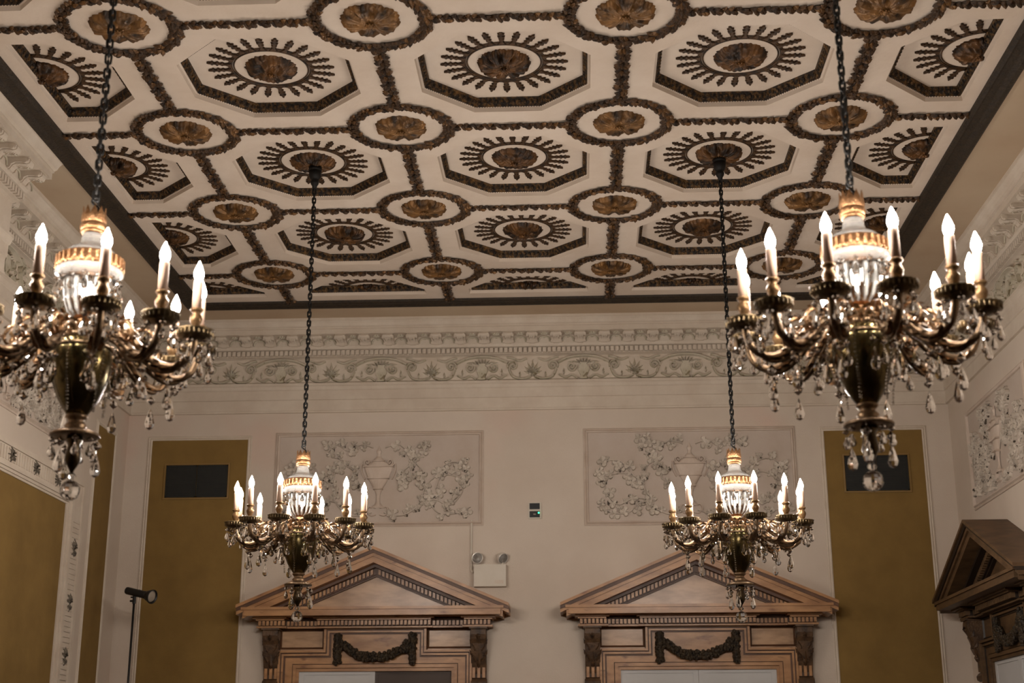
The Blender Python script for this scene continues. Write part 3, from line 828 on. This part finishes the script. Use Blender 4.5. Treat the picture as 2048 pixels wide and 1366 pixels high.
for k, (y, z, va) in enumerate([(3.207, -1.594, 1), (3.207, -1.907, 1), (3.207, -2.212, 1), (3.207, -2.52, 1), (3.12, -1.25, 0), (2.859, -1.25, 0), (2.532, -1.25, 0), (2.194, -1.25, 0)]):
    b = MB(); acanthus(b, 0, 0, pi/2 if va else 0, .10, .06, random.Random(k))
    o = b.build('leaf_ornament', MT['leafgrey'] if 'leafgrey' in MT else MT.setdefault('leafgrey', mat('tarnished leaf', (120, 110, 96), (84, 76, 66), .7, scale=20, bump=.3)), root)
    o.location = (ly(y), .02, gz(z))

# ================================================================== PEDIMENTED DOOR SURROUNDS
def zu(h): return H+h
def surround(loc, rz, label, n_door, dark_right, dark=False):
    root = empty('pedimented_door_surround', (loc[0], loc[1], 0), rz); tag(root, label, 'door surround', 'pedimented door surrounds')
    fn = lambda p, q_, t: (p, t, zu(q_))
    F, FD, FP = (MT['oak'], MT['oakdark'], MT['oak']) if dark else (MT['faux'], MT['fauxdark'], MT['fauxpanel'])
    # raking cornice
    AX, TIPX, TIPH = -2.394, 1.35, -2.962
    def rake(b, o0, o1, e0, e1, xt=TIPX):
        for s_ in (-1, 1):
            sl = (AX-TIPH)/TIPX
            A = (0, AX-o0); B_ = (s_*xt, AX-o0-sl*xt); D = (s_*xt, AX-o1-sl*xt); E_ = (0, AX-o1)
            b.prism([A, B_, D, E_], fn, e0, e1)
    b = MB(); rake(b, 0, .03, 0, .40); rake(b, .062, .095, 0, .365); b.build('raking_cornice', F, root)
    b = MB(); rake(b, .03, .062, 0, .380); rake(b, .155, .185, 0, .22, 1.2); rake(b, .25, .268, 0, .11, .95); b.build('raking_shadow_moulding', FD, root)
    b = MB(); rake(b, .095, .155, 0, .345, 1.29); b.build('raking_fascia', F, root)
    b = MB(); rake(b, .185, .25, 0, .13, 1.1); b.build('dentil_backing', FD, root)
    b = MB(); sl = (AX-TIPH)/TIPX
    for s_ in (-1, 1):
        for k in range(1, 27):
            x = s_*(k-.0)*.0395; h0 = AX-.190-sl*abs(x)
            b.prism([(x-.012, h0+.012*sl*(1 if s_ > 0 else -1)), (x+.012, h0-.012*sl*(1 if s_ > 0 else -1)), (x+.012, h0-.05-.012*sl*(1 if s_ > 0 else -1)), (x-.012, h0-.05+.012*sl*(1 if s_ > 0 else -1))], fn, .12, .165)
    b.build('raking_dentils', F, root)
    b = MB(); x_ = (AX-.26+3.01)/sl; b.prism([(0, AX-.26), (x_, -3.01), (-x_, -3.01)], fn, 0, .075); b.build('tympanum', FP, root)
    # corona and bed moulds
    b = MB()
    b.prism([(-1.30,-2.985),(1.30,-2.985),(1.30,-3.012),(-1.30,-3.012)], fn, 0, .39)
    b.prism([(-1.27,-3.012),(1.27,-3.012),(1.27,-3.069),(-1.27,-3.069)], fn, 0, .375)
    b.build('corona', F, root)
    b = MB()
    for u0, u1 in ((-1.21,-.87), (-.60,.60), (.87,1.21)):
        b.prism([(u0,-3.069),(u1,-3.069),(u1,-3.085),(u0,-3.085)], fn, 0, .26)
        b.prism([(u0+.03,-3.085),(u1-.03,-3.085),(u1-.03,-3.100),(u0+.03,-3.100)], fn, 0, .225)
    b.build('bed_moulding', F, root)
    b = MB()
    for u0, u1, e in ((-1.16,-.90,.17), (-.90,-.57,.11), (-.57,.57,.17), (.57,.90,.11), (.90,1.16,.17)):
        b.prism([(u0,-3.10),(u1,-3.10),(u1,-3.155),(u0,-3.155)], fn, 0, e)
    b.prism([(-1.17,-3.069),(1.17,-3.069),(1.17,-3.10),(-1.17,-3.10)], fn, 0, .12)
    b.build('dentil_course', FD, root)
    b = MB()
    k = -29
    while k <= 29:
        x = k*.0395; e = .11 if .57 < abs(x) < .90 else .17
        b.prism([(x-.0125,-3.104),(x+.0125,-3.104),(x+.0125,-3.149),(x-.0125,-3.149)], fn, e-.005, e+.035); k += 1
    b.build('dentils', F, root)
    b = MB()
    for u0, u1, e in ((-1.18,-.88,.19), (-.88,-.58,.125), (-.58,.58,.15), (.58,.88,.125), (.88,1.18,.19)):
        b.prism([(u0,-3.155),(u1,-3.155),(u1,-3.172),(u0,-3.172)], fn, 0, e)
    b.build('taenia', F, root)
    # frieze panels
    for s_ in (-1, 1):
        b = MB(); a0, a1 = sorted((s_*.52, s_*.965)); b.prism([(a0,-3.172),(a1,-3.172),(a1,-3.385),(a0,-3.385)], fn, 0, .03); b.build('frieze_panel', FP, root)
        b = wall_frame([(0,0),(0,.012),(.01,.016),(.018,.0)], a0+.0, a1-.0, zu(-3.368), zu(-3.176)); b.xf(Matrix.Translation((0,.03,0))); b.build('frieze_panel_edge', FD, root)
    # architrave with raised centre
    def path(o): # o: inset from the outer edge
        return [(-.97+o, -H+.02), (-.97+o, -3.385-o), (-.514+o, -3.385-o), (-.514+o, -3.16-o), (.514-o, -3.16-o), (.514-o, -3.385-o), (.97-o, -3.385-o), (.97-o, -H+.02)]
    def rect(w_, top): return [(-w_, -H+.02), (-w_, top), (-.5*w_, top), (-.2*w_, top), (.2*w_, top), (.5*w_, top), (w_, top), (w_, -H+.02)]
    b = MB(); b.ribbon(path(0), path(.022), fn, 0, .095); b.ribbon(path(.034), path(.052), fn, 0, .08); b.ribbon(path(.068), rect(.83, -3.515), fn, 0, .05)
    b.ribbon(rect(.822, -3.523), rect(.79, -3.555), fn, 0, .06); b.ribbon(rect(.79, -3.555), rect(.764, -3.588), fn, -.0, .04)
    b.build('architrave', F, root)
    b = MB(); b.ribbon(path(.022), path(.034), fn, 0, .07); b.ribbon(path(.052), path(.068), fn, 0, .06); b.ribbon(rect(.83, -3.515), rect(.822, -3.523), fn, 0, .035)
    b.build('architrave_line', FD, root)
    # consoles
    for s_ in (-1, 1):
        cx = s_*1.038
        P = [(0,-3.172),(.17,-3.172),(.185,-3.20),(.19,-3.245),(.175,-3.29),(.15,-3.33),(.135,-3.40),(.11,-3.48),(.08,-3.56),(.06,-3.62),(.062,-3.66),(.085,-3.675),(.105,-3.70),(.10,-3.735),(.075,-3.75),(.04,-3.745),(0,-3.75)]
        b = MB(); b.prism(P, lambda p, q_, t: (t, p, zu(q_)), cx-.075, cx+.075)
        for dx in (-.078, .078):
            b.tube([(cx+dx-.004, .125, zu(-3.245)), (cx+dx+.004, .125, zu(-3.245))], .05, 14)
            b.tube([(cx+dx-.004, .065, zu(-3.705)), (cx+dx+.004, .065, zu(-3.705))], .03, 12)
        b.box(cx-.09, cx+.09, 0, .2, zu(-3.19), zu(-3.172))
        c_ = b.build('console', MT['console'], root)
        b = MB()
        def lf(x, z, y, L, W, a):
            i0 = len(b.v); leaf2(b, 0, 0, a, L, W, .03); b.xf(Matrix.Translation((x, y, z)), i0)
        for dx, z, y, L, W, a in ((0,-3.53,.105,.30,.07,pi/2),(-.03,-3.50,.11,.13,.05,pi/2+.5),(.03,-3.50,.11,.13,.05,pi/2-.5),(-.03,-3.40,.13,.13,.05,pi/2+.5),(.03,-3.40,.13,.13,.05,pi/2-.5),(-.03,-3.30,.155,.1,.05,pi/2+.5),(.03,-3.30,.155,.1,.05,pi/2-.5),(0,-3.24,.185,.06,.06,-pi/2),(0,-3.5,.1,.07,.05,-pi/2)):
            lf(cx+dx, zu(z), y, L, W, a)
        b.build('acanthus_leaf', MT['giltdark2'], c_)
        b = MB()
        for dx in (-.05, 0, .05): b.box(cx+dx-.014, cx+dx+.014, .04, .085, zu(-3.66), zu(-3.56))
        b.build('console_fluting', F, c_)
    # swag with two drops
    def rope(pts, r, seed, nm, parent):
        rnd = random.Random(seed); b = MB(); pp = bez(pts, 10)
        b.tube([(x, .075, zu(z)) for x, z in pp], r*.75, 8)
        for x, z in pp:
            for q_ in range(5):
                a = rnd.uniform(0, pi); rr = r*.8
                b.ball((x+rr*cos(a)*rnd.uniform(.3, 1), .075+rr*sin(a)*.8, zu(z)+rnd.uniform(-r, r)*.8), r*rnd.uniform(.28, .45), 6, 4)
        return b.build(nm, MT['swag'], parent)
    sw = rope([(-.33,-3.33),(-.2,-3.42),(0,-3.452),(.2,-3.42),(.33,-3.33)], .05, 5, 'swag', root)
    for s_ in (-1, 1): rope([(s_*.375,-3.255),(s_*.375,-3.30),(s_*.375,-3.42),(s_*.375,-3.50)], .045, 6+s_, 'swag_drop', root)
    # door leaves; the dark half is a sheet painted as the unlit opening
    for s_ in (-1, 1):
        b = MB(); a0, a1 = sorted((0.002*s_, s_*.764))
        m_ = MT['doordark'] if (dark_right and s_ < 0) else MT['doorwhite']
        if rz != pi: m_ = MT['doorwhite']
        y0 = .012 if m_ is MT['doorwhite'] else .004
        b.box(a0, a1, .001, y0, .02, zu(-3.588))
        if m_ is MT['doorwhite']:
            b.box(a0, a1, y0, y0+.008, zu(-3.62), zu(-3.589)); b.box(a0, a0+.05, y0, y0+.008, .02, zu(-3.62)); b.box(a1-.05, a1, y0, y0+.008, .02, zu(-3.62))
        else:
            b.box(a0, a1, y0, y0+.006, zu(-3.612), zu(-3.589)); b.box(a1-.03, a1, y0, y0+.01, .02, zu(-3.612))
        b.build('door_leaf', m_, root)
    return root
MT['oak'] = mat('dark oak', (104, 78, 52), (76, 56, 36), .5, scale=5, stretch=(1, 1, 4))  # tan surround colours darkened to stand for weak light on the right wall
MT['oakdark'] = mat('darker oak', (44, 32, 22), (34, 24, 16), .5, scale=5)  # its brown mouldings, darkened the same way for the dim wall
MT['giltdark2'] = mat('dark carved leaf', (92, 66, 42), (50, 36, 26), .5, scale=14, bump=.4, bscale=60)
surround((gx(.505), YB-.002), pi, 'tan pedimented door surround on the back wall, left one, under the emergency light', 1, True)
surround((gx(2.508), YB-.002), pi, 'tan pedimented door surround on the back wall, right one, beside the right mustard panel', 2, False)
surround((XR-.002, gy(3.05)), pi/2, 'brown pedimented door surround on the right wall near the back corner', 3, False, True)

# ================================================================== small wall fittings
root = empty('wall_control_panel', (gx(1.5055), YB, gz(-1.29)), pi); tag(root, 'small wall control plate with two black windows and a green light', 'control panel')
b = MB(); b.box(-.068, .068, 0, .018, -.008, .160); b.build('mounting_plate', MT['plastic'], root)
b = MB(); b.box(-.052, .052, .018, .026, .088, .150); b.build('upper_display', MT['black'], root)
b = MB(); b.box(-.052, .052, .018, .026, .004, .068); d = b.build('lower_display', MT['black'], root)
b = MB(); b.ball((-.042, .028, .05), .009, 10, 6); b.build('indicator_light', MT['green'], root)
b = MB(); b.box(-.012, .014, .026, .029, .03, .042); b.build('button', MT['lens'], root)

root = empty('emergency_light', (gx(1.222), YB, gz(-1.728)), pi); tag(root, 'off-white twin-headed emergency light box above the left door pediment', 'emergency light')
b = MB(); b.box(-.163, .163, 0, .085, 0, .222); b.box(-.16, .16, .085, .09, .004, .218); b.build('battery_box', MT['plastic'], root)
b = MB(); b.box(-.135, -.05, .09, .094, .03, .062); b.build('test_plate', MT['cornice'], root)
for s_, ax in ((1, (.25, .85, .1)), (-1, (-.55, .6, -.45))):
    d = Vector(ax).normalized(); c = Vector((s_*.125, .07, .285))
    qt = Vector((0,0,1)).rotation_difference(d).to_matrix().to_4x4()
    b = smooth(MB()); b.lathe([(.012,-.055),(.04,-.045),(.056,-.01),(.060,.018),(.056,.02),(.050,.012),(.0,.0)], 24)
    b.xf(Matrix.Translation(c) @ qt); hd = b.build('lamp_head', MT['steel'], root)
    b = smooth(MB()); b.lathe([(.052,.014),(.03,.022),(0,.026)], 24); b.xf(Matrix.Translation(c) @ qt); b.build('lamp_lens', MT['glass'], hd)
    b = MB(); b.tube([(s_*.125, .05, .215), (s_*.125, .055, .25)], .011, 8); b.build('swivel_post', MT['plastic'], hd)

b = MB(); b.tube([(gx(1.100), YB-.014, gz(-1.30)), (gx(1.100), YB-.014, gz(-1.60))], .011, 8)
b.tube(bez([(gx(1.100), YB-.014, gz(-1.60)), (gx(1.100), YB-.02, gz(-1.62)), (gx(1.108), YB-.03, gz(-1.632)), (gx(1.1135), YB-.035, gz(-1.636))], 4), .012, 8)
tag(b.build('cable_conduit', MT['plastic']), 'thin cream cable conduit running down from the relief panel to the emergency light', 'conduit')

# light stand with a strobe head
fx_, fy_ = gx(-.878), gy(3.5)
root = empty('flash_light_stand', (fx_, fy_, 0)); tag(root, 'tall black light stand with a flash head, by the left mustard panel', 'light stand')
ztop = gz(-1.868)
b = smooth(MB()); b.tube([(0,0,.9), (0,0,ztop)], .011, 10); b.build('pole', MT['black'], root)
b = smooth(MB()); b.tube([(0,0,.45), (0,0,1.7)], .016, 10); b.build('lower_pole', MT['black'], root)
for k in range(3):
    a = k*2*pi/3+.4; b = smooth(MB()); b.tube([(0,0,.62), (.55*cos(a), .55*sin(a), .012)], .010, 8); b.tube([(0,0,.32), (.28*cos(a), .28*sin(a), .31)], .006, 6); b.build('leg', MT['black'], root)
b = MB(); b.tube([(0,0,ztop-.01), (0,0,ztop+.075)], .017, 10); b.tube([(-.005,0,ztop+.015), (-.04,0,ztop+.015)], .010, 8); b.tube([(-.005,0,ztop+.05), (-.035,0,ztop+.05)], .008, 8); b.build('tilt_bracket', MT['black'], root)
hd = Vector((.84, -.35, -.22)).normalized(); qt = Vector((0,0,1)).rotation_difference(hd).to_matrix().to_4x4(); T = Matrix.Translation((0, 0, ztop+.095)) @ qt
b = smooth(MB()); b.lathe([(.034,-.10),(.036,-.09),(.036,.12),(.038,.13),(.040,.15)], 16); b.xf(T); hdo = b.build('flash_head', MT['black'], root)
b = smooth(MB()); b.lathe([(.030,.14),(.045,.155),(.066,.21),(.068,.225),(.062,.225),(.058,.20)], 24, cap=False); b.xf(T); b.build('reflector', MT['black'], root)
b = smooth(MB()); b.lathe([(.061,.212),(.04,.218),(0,.222)], 24); b.xf(T); b.build('diffuser', MT['lens'], root)

# ================================================================== CHANDELIERS
def leafy(b, path, r0, seed, n=10, L=.04):
    rnd = random.Random(seed)
    for k in range(n):
        t = (k+.5)/n; i = int(t*(len(path)-1)); p = Vector(path[i]); d = (Vector(path[min(i+1, len(path)-1)])-Vector(path[max(0, i-1)])).normalized()
        sd = d.cross(Vector((0,0,1))).normalized(); upv = sd.cross(d)
        for s_ in (-1, 1):
            a = p + sd*s_*r0*.7 + upv*r0*.3; tip = a + d*L*.8 + sd*s_*L*.45 + upv*L*.25; m1 = a + d*L*.1 + sd*s_*L*.5; m2 = a+d*L*.6+upv*L*.3
            b.add([a, m1, tip, m2], [(0,1,2), (0,2,3)])
def pear_drop(L=.085, W=.014):
    """bead, link and faceted pear, hanging down from the origin"""
    b = MB()
    b.tube([(0,0,0), (0,0,-L*.10)], .0010, 4)
    b.lathe([(0,-L*.08),(W*.85,-L*.20),(W*.85,-L*.25),(0,-L*.34)], 8)
    b.tube([(0,0,-L*.33), (0,0,-L*.42)], .0010, 4)
    b.lathe([(0,-L*.40),(W*.38,-L*.52),(W*.72,-L*.68),(W,-L*.84),(W*.7,-L*.95),(0,-L)], 8)
    return b
dr_mid = pear_drop(.118, .017).mesh('crystal_drop', [MT['crystal']])
dr_small = pear_drop(.092, .0155).mesh('crystal_drop', [MT['crystal']])
dr_big = pear_drop(.165, .021).mesh('crystal_drop', [MT['crystal']])
def chandelier_proto(off, chain_len, seed):
    root = empty('chandelier', (0,0,0)); Z = .69    # pan level above the root (the crystal ball's underside)
    A = lambda z: z+Z
    def lat(name, prof, m, n=32, mod=None, sm=True, parent=root, cap=True):
        b = MB(); b.sm = sm; b.lathe([(r, A(z)) for r, z in prof], n, mod=mod, cap=cap); return b.build(name, m, parent)
    # crown of leaves
    b = smooth(MB()); b.lathe([(.034,A(.462)),(.05,A(.468)),(.056,A(.485)),(.05,A(.50)),(.042,A(.512)),(.048,A(.53)),(.034,A(.545)),(.012,A(.55))], 24)
    for k in range(10):
        a = 2*pi*k/10; ca, sa = cos(a), sin(a)
        P = [(.040,.490,.018),(.051,.512,.019),(.047,.545,.013),(.046,.572,.001)]
        vs = []
        for r, z, w_ in P: vs += [((r)*ca-w_*-sa, (r)*sa-w_*ca, A(z)), ((r+.004)*ca, (r+.004)*sa, A(z)), ((r)*ca+w_*-sa, (r)*sa+w_*ca, A(z))]
        b.add(vs, [(3*i+q_, 3*i+q_+1, 3*i+q_+4, 3*i+q_+3) for i in range(3) for q_ in range(2)])
    b.build('crown', MT['gold'], root)
    lat('neck_ring', [(.030,.452),(.046,.455),(.052,.463),(.046,.472),(.03,.474)], MT['gold'])
    lat('glass_dome', [(.040,.452),(.044,.43),(.048,.41),(.062,.395),(.090,.38),(.112,.36),(.122,.335),(.124,.30),(.120,.298),(.117,.335),(.106,.357),(.086,.374),(.058,.389),(.044,.405),(.040,.43)], MT['glass'], cap=False)
    b = smooth(MB()); b.lathe([(.122,A(.292)),(.135,A(.294)),(.138,A(.302)),(.134,A(.312)),(.134,A(.342)),(.128,A(.350)),(.122,A(.35))], 48)
    b.sm = False
    for k in range(30):
        a = 2*pi*k/30; r = .136
        i0 = len(b.v); b.box(-.006, .006, -.003, .006, A(.300), A(.340)); b.xf(Matrix.Translation((r*cos(a), r*sin(a), 0)) @ Matrix.Rotation(a-pi/2, 4, 'Z'), i0)
        b.ball((.137*cos(a+.1), .137*sin(a+.1), A(.294)), .006, 5, 4)
    b.build('gilt_band', MT['gold'], root)
    lat('glass_dish', [(.132,.292),(.140,.282),(.136,.266),(.118,.250),(.100,.240),(.098,.244),(.114,.254),(.128,.270),(.130,.284)], MT['glass'], 40, mod=lambda a, z: 1+.015*cos(20*a), cap=False)
    b = MB(); b.cm = 0
    for k in range(28):     # the ring of long prisms that forms the basket
        a = 2*pi*k/28; b.cm = k % 2; pts = [(.092,.245),(.090,.20),(.084,.15),(.070,.105),(.05,.085)]
        b.tube([(r*cos(a), r*sin(a), A(z)) for r, z in pts], [.0088,.0102,.0092,.007,.005], 4)
    b.build('prism_basket', [MT['prism'], MT['crystal']], root)
    for k in range(14):
        a = 2*pi*k/14; place(dr_small, 'rim_drop', root, (.128*cos(a), .128*sin(a), A(.262)), a)
    b = smooth(MB()); b.ball((0,0,A(.190)), .034, 16, 10, (1,1,1.5)); b.build('inner_globe_lamp', MT['coreglow'], root)
    b = smooth(MB()); b.lathe([(.02,A(.075)),(.036,A(.078)),(.055,A(.098)),(.048,A(.10)),(.02,A(.09))], 20)
    for k in range(12):
        a = 2*pi*k/12; ca, sa = cos(a), sin(a); vs = []
        for r, z, w_ in [(.036,.082,.010),(.060,.105,.014),(.075,.135,.011),(.086,.158,.001)]:
            vs += [(r*ca+w_*sa, r*sa-w_*ca, A(z)), ((r-.004)*ca, (r-.004)*sa, A(z)), (r*ca-w_*sa, r*sa+w_*ca, A(z))]
        b.add(vs, [(3*i+q_, 3*i+q_+1, 3*i+q_+4, 3*i+q_+3) for i in range(3) for q_ in range(2)])
    b.build('leaf_cup', MT['gold'], root)
    lat('baluster', [(.02,.078),(.034,.072),(.028,.062),(.036,.052),(.030,.044),(.034,.038),(.044,.030),(.062,.016),(.075,.0),(.082,-.012),(.07,-.02)], MT['gold'], 32, mod=lambda a, z: 1+(.04*abs(cos(9*a)) if z < Z+.03 else 0))
    # urn
    lat('urn', [(.06,-.012),(.098,-.02),(.108,-.030),(.104,-.040),(.116,-.050),(.121,-.075),(.122,-.105),(.119,-.140),(.111,-.185),(.099,-.225),(.082,-.268),(.060,-.305),(.044,-.328),(.036,-.334)],
        MT['urn'], 64, mod=lambda a, z: 1+(.014*cos(32*a) if z < Z-.12 else .0))
    lat('urn_collar', [(.117,-.044),(.124,-.048),(.126,-.056),(.121,-.062),(.115,-.06)], MT['brass'])
    lat('lower_knop', [(.034,-.330),(.044,-.335),(.045,-.345),(.036,-.352),(.030,-.362),(.040,-.372),(.046,-.380),(.038,-.390),(.048,-.396),(.07,-.402),(.09,-.408),(.098,-.414),(.099,-.424),(.092,-.426),(.03,-.424)],
        MT['brass'], 40, mod=lambda a, z: 1+(.02*cos(20*a) if z < Z-.4 else 0))
    lat('bottom_stem', [(.03,-.422),(.034,-.44),(.024,-.46),(.03,-.49),(.034,-.52),(.020,-.545),(.010,-.562),(.006,-.575)], MT['brassdark'], 20)
    b = MB(); b.lathe([(0,A(-.570)),(.012,A(-.574)),(.021,A(-.586)),(.012,A(-.598)),(.0,A(-.602))], 10); b.build('crystal_bead', MT['crystal'], root)
    b = MB(); b.ball((0,0,A(-.644)), .041, 14, 9); b.tube([(0,0,A(-.60)),(0,0,A(-.606))], .006, 6); b.build('crystal_ball', MT['crystal'], root)
    for k in range(9):
        a = 2*pi*(k+.3)/9; o = place(dr_small if k % 3 else dr_big, 'crystal_drop', root, (.090*cos(a), .090*sin(a), A(-.425)), a)
    # bead strands down the urn
    for k in range(6):
        a = off + 2*pi*(k*2+1)/12; b = MB()
        pts = bez([(.135,-.05),(.145,-.12),(.132,-.20),(.112,-.26),(.104,-.33)], 5)
        for q_, (r, z) in enumerate(pts): b.ball((r*cos(a), r*sin(a), A(z)), .0062, 6, 4)
        b.build('bead_strand', MT['crystal'], root)
    for k in range(6):
        a = off + 2*pi*(k*2)/12; place(dr_big, 'crystal_drop', root, (.150*cos(a), .150*sin(a), A(-.07)), a)
    # one arm
    arm = empty('arm', (0,0,Z), 0, root)
    ap = bez([(.070,0,-.010),(.115,0,.022),(.18,0,.012),(.245,0,-.052),(.315,0,-.118),(.385,0,-.140),(.442,0,-.112),(.468,0,-.062),(.474,0,-.018)], 6)
    b = smooth(MB()); n_ = len(ap); b.tube(ap, [.0125+.0035*min(1, i/(n_*.6)) for i in range(n_)], 10)
    up_ = bez([(.17,0,-.012),(.21,0,-.055),(.27,0,-.115),(.33,0,-.152),(.38,0,-.158),(.41,0,-.143)], 5)
    b.tube(up_, [.006+.006*sin(pi*i/len(up_)) for i in range(len(up_))], 6)
    b.ball((.082, 0, -.008), .020, 8, 6)
    b.build('arm_scroll', MT['brass'], arm)
    b = smooth(MB())
    sc_ = bez([(.20,0,.0),(.245,0,.022),(.29,0,.005),(.31,0,-.04),(.29,0,-.068),(.262,0,-.052),(.272,0,-.03)], 5)
    b.tube(sc_, [.010-.006*i/len(sc_) for i in range(len(sc_))], 6)
    b.sm = False; leafy(b, sc_, .009, 3, 8, .038); leafy(b, up_, .012, 5, 9, .045); leafy(b, ap[:26], .014, 6, 8, .04)
    b.build('leaf_scroll', MT['armgold'], arm)
    R = .475
    b = smooth(MB()); b.lathe([(.010,-.032),(.024,-.030),(.046,-.026),(.064,-.020),(.071,-.012),(.073,.004),(.079,.011),(.072,.013),(.066,.004),(.012,.0)], 36, (R,0,0), mod=lambda a, z: 1+(.03*cos(18*a) if z > -.01 else 0))
    b.sm = False
    for k in range(24):
        a = 2*pi*k/24; b.ball((R+.0725*cos(a), .0725*sin(a), -.004), .0042, 5, 4, (1,1,3.0))
    b.build('drip_pan', MT['pan'], arm)
    b = smooth(MB()); b.lathe([(.012,0),(.008,.012),(.012,.02),(.016,.030),(.024,.048),(.026,.062),(.022,.074),(.015,.084),(.024,.094),(.027,.100),(.024,.106),(.019,.106)], 16, (R,0,0), mod=lambda a, z: 1+.05*abs(cos(4*a)))
    b.build('candle_cup', MT['cup'], arm)
    b = smooth(MB()); b.lathe([(.0195,.100),(.0195,.222),(.0165,.229),(.010,.230)], 20, (R,0,0)); b.build('candle_sleeve', MT['sleeve'], arm)
    b = smooth(MB()); b.lathe([(.010,.229),(.0165,.239),(.0205,.254),(.0190,.269),(.0135,.286),(.0070,.301),(.0025,.312),(0,.316)], 12, (R,0,0)); b.build('flame_bulb', MT['bulb'], arm)
    for k in range(6):
        a = 2*pi*(k+.5)/6; place(dr_small if k % 2 else dr_mid, 'crystal_drop', arm, (R+.062*cos(a), .062*sin(a), -.020), a)
    place(dr_big, 'crystal_drop', arm, (.375, 0, -.160), 0)
    place(dr_mid, 'crystal_drop', arm, (.262, 0, -.125), 0)
    arm.rotation_euler = (0, 0, off)
    for k in range(1, 12):
        c = copy_tree(arm, root); c.rotation_euler = (0, 0, off + 2*pi*k/12)
        if k % 2: pass
    # chain with S hook, cord and ceiling cup
    zt = A(.555)
    b = smooth(MB()); zc = zt; top = zt+chain_len
    hk = bez([(0,.0,zc-.012),(.014,0,zc),(.016,0,zc+.018),(0,0,zc+.032),(-.014,0,zc+.044),(-.012,0,zc+.062),(.004,0,zc+.070),(.012,0,zc+.06)], 4)
    b.tube(hk, .0055, 8); b.build('chain_hook', MT['iron'], root)
    b = smooth(MB()); z = zc+.055; k = 0; pitch = .036
    wv = lambda zz: (0, 0)
    nlk = int((top-.16-z)/pitch); pitch = (top-.16-z)/nlk
    for k in range(nlk):
        i0 = len(b.v)
        vs_ang = k*1.571 + .35
        L2 = .0125; rr = .0125
        n_ = 14; pts = []
        for q_ in range(n_):
            a = 2*pi*q_/n_; pts.append((rr*cos(a), 0, rr*sin(a)+(L2 if sin(a) >= 0 else -L2)))
        kk = 6; vs = []
        for q_ in range(n_):
            p = Vector(pts[q_]); t = (Vector(pts[(q_+1) % n_])-Vector(pts[q_-1])).normalized(); s2 = Vector((0,1,0)); n2 = t.cross(s2)
            for m_ in range(kk):
                g = 2*pi*m_/kk; vs.append(p+s2*.0058*cos(g)+n2*.0058*sin(g))
        b.add(vs, [(q_*kk+m_, ((q_+1) % n_)*kk+m_, ((q_+1) % n_)*kk+(m_+1) % kk, q_*kk+(m_+1) % kk) for q_ in range(n_) for m_ in range(kk)])
        b.xf(Matrix.Translation((0,0,z+.02+k*pitch)) @ Matrix.Rotation(vs_ang, 4, 'Z'), i0)
    b.build('chain', MT['iron'], root)
    b = smooth(MB()); pts = []
    nseg = int(chain_len/.05)
    for k in range(nseg+1):
        t = k/nseg; a = t*nseg*.55; rr = .009 if k > 1 else .012
        pts.append((rr*cos(a), rr*sin(a), zt+.0+t*(chain_len-.1)))
    b.tube(pts, .0028, 5); b.build('electric_cord', MT['black'], root)
    b = smooth(MB()); b.lathe([(.012,top-.185),(.018,top-.18),(.020,top-.16),(.030,top-.145),(.034,top-.125),(.028,top-.115),(.036,top-.10),(.046,top-.08),(.050,top-.04),(.046,top-.036),(.052,top-.030),(.052,top+.0)], 24)
    b.build('ceiling_cup', MT['iron'], root)
    return root
MT['armgold'] = mat('worn gilt leaves', (96, 72, 50), (176, 138, 100), .34, metal=.75, scale=30)
MT['cup'] = mat('old gold candle cup', (132, 104, 72), (96, 70, 44), .4, metal=.7, scale=30)
chs = [ (.513, 1.5, -2.822, 7.6, 'small far chandelier with lit candles in front of the left relief panel'),
        (2.5, 1.5, -2.848, 20.4, 'small far chandelier with lit candles in front of the right relief panel'),
        (.512, -1.5, -2.797, 3.0, 'large near chandelier with lit candles against the left wall, frame cuts its arms'),
        (2.506, -1.5, -2.797, 24.2, 'large near chandelier with lit candles hanging in front of the right wall cornice')]
for k, (i, j, hz, off, lab) in enumerate(chs):
    zpan = H+hz
    top = H+ZP-.05 if j > 0 else H
    ch = chandelier_proto(radians(-off), top-(zpan-.69)-(.69+.555), k)
    ch.location = (gx(i), gy(j*VY), zpan-.69)
    tag(ch, lab, 'chandelier', 'brass and crystal candle chandeliers')
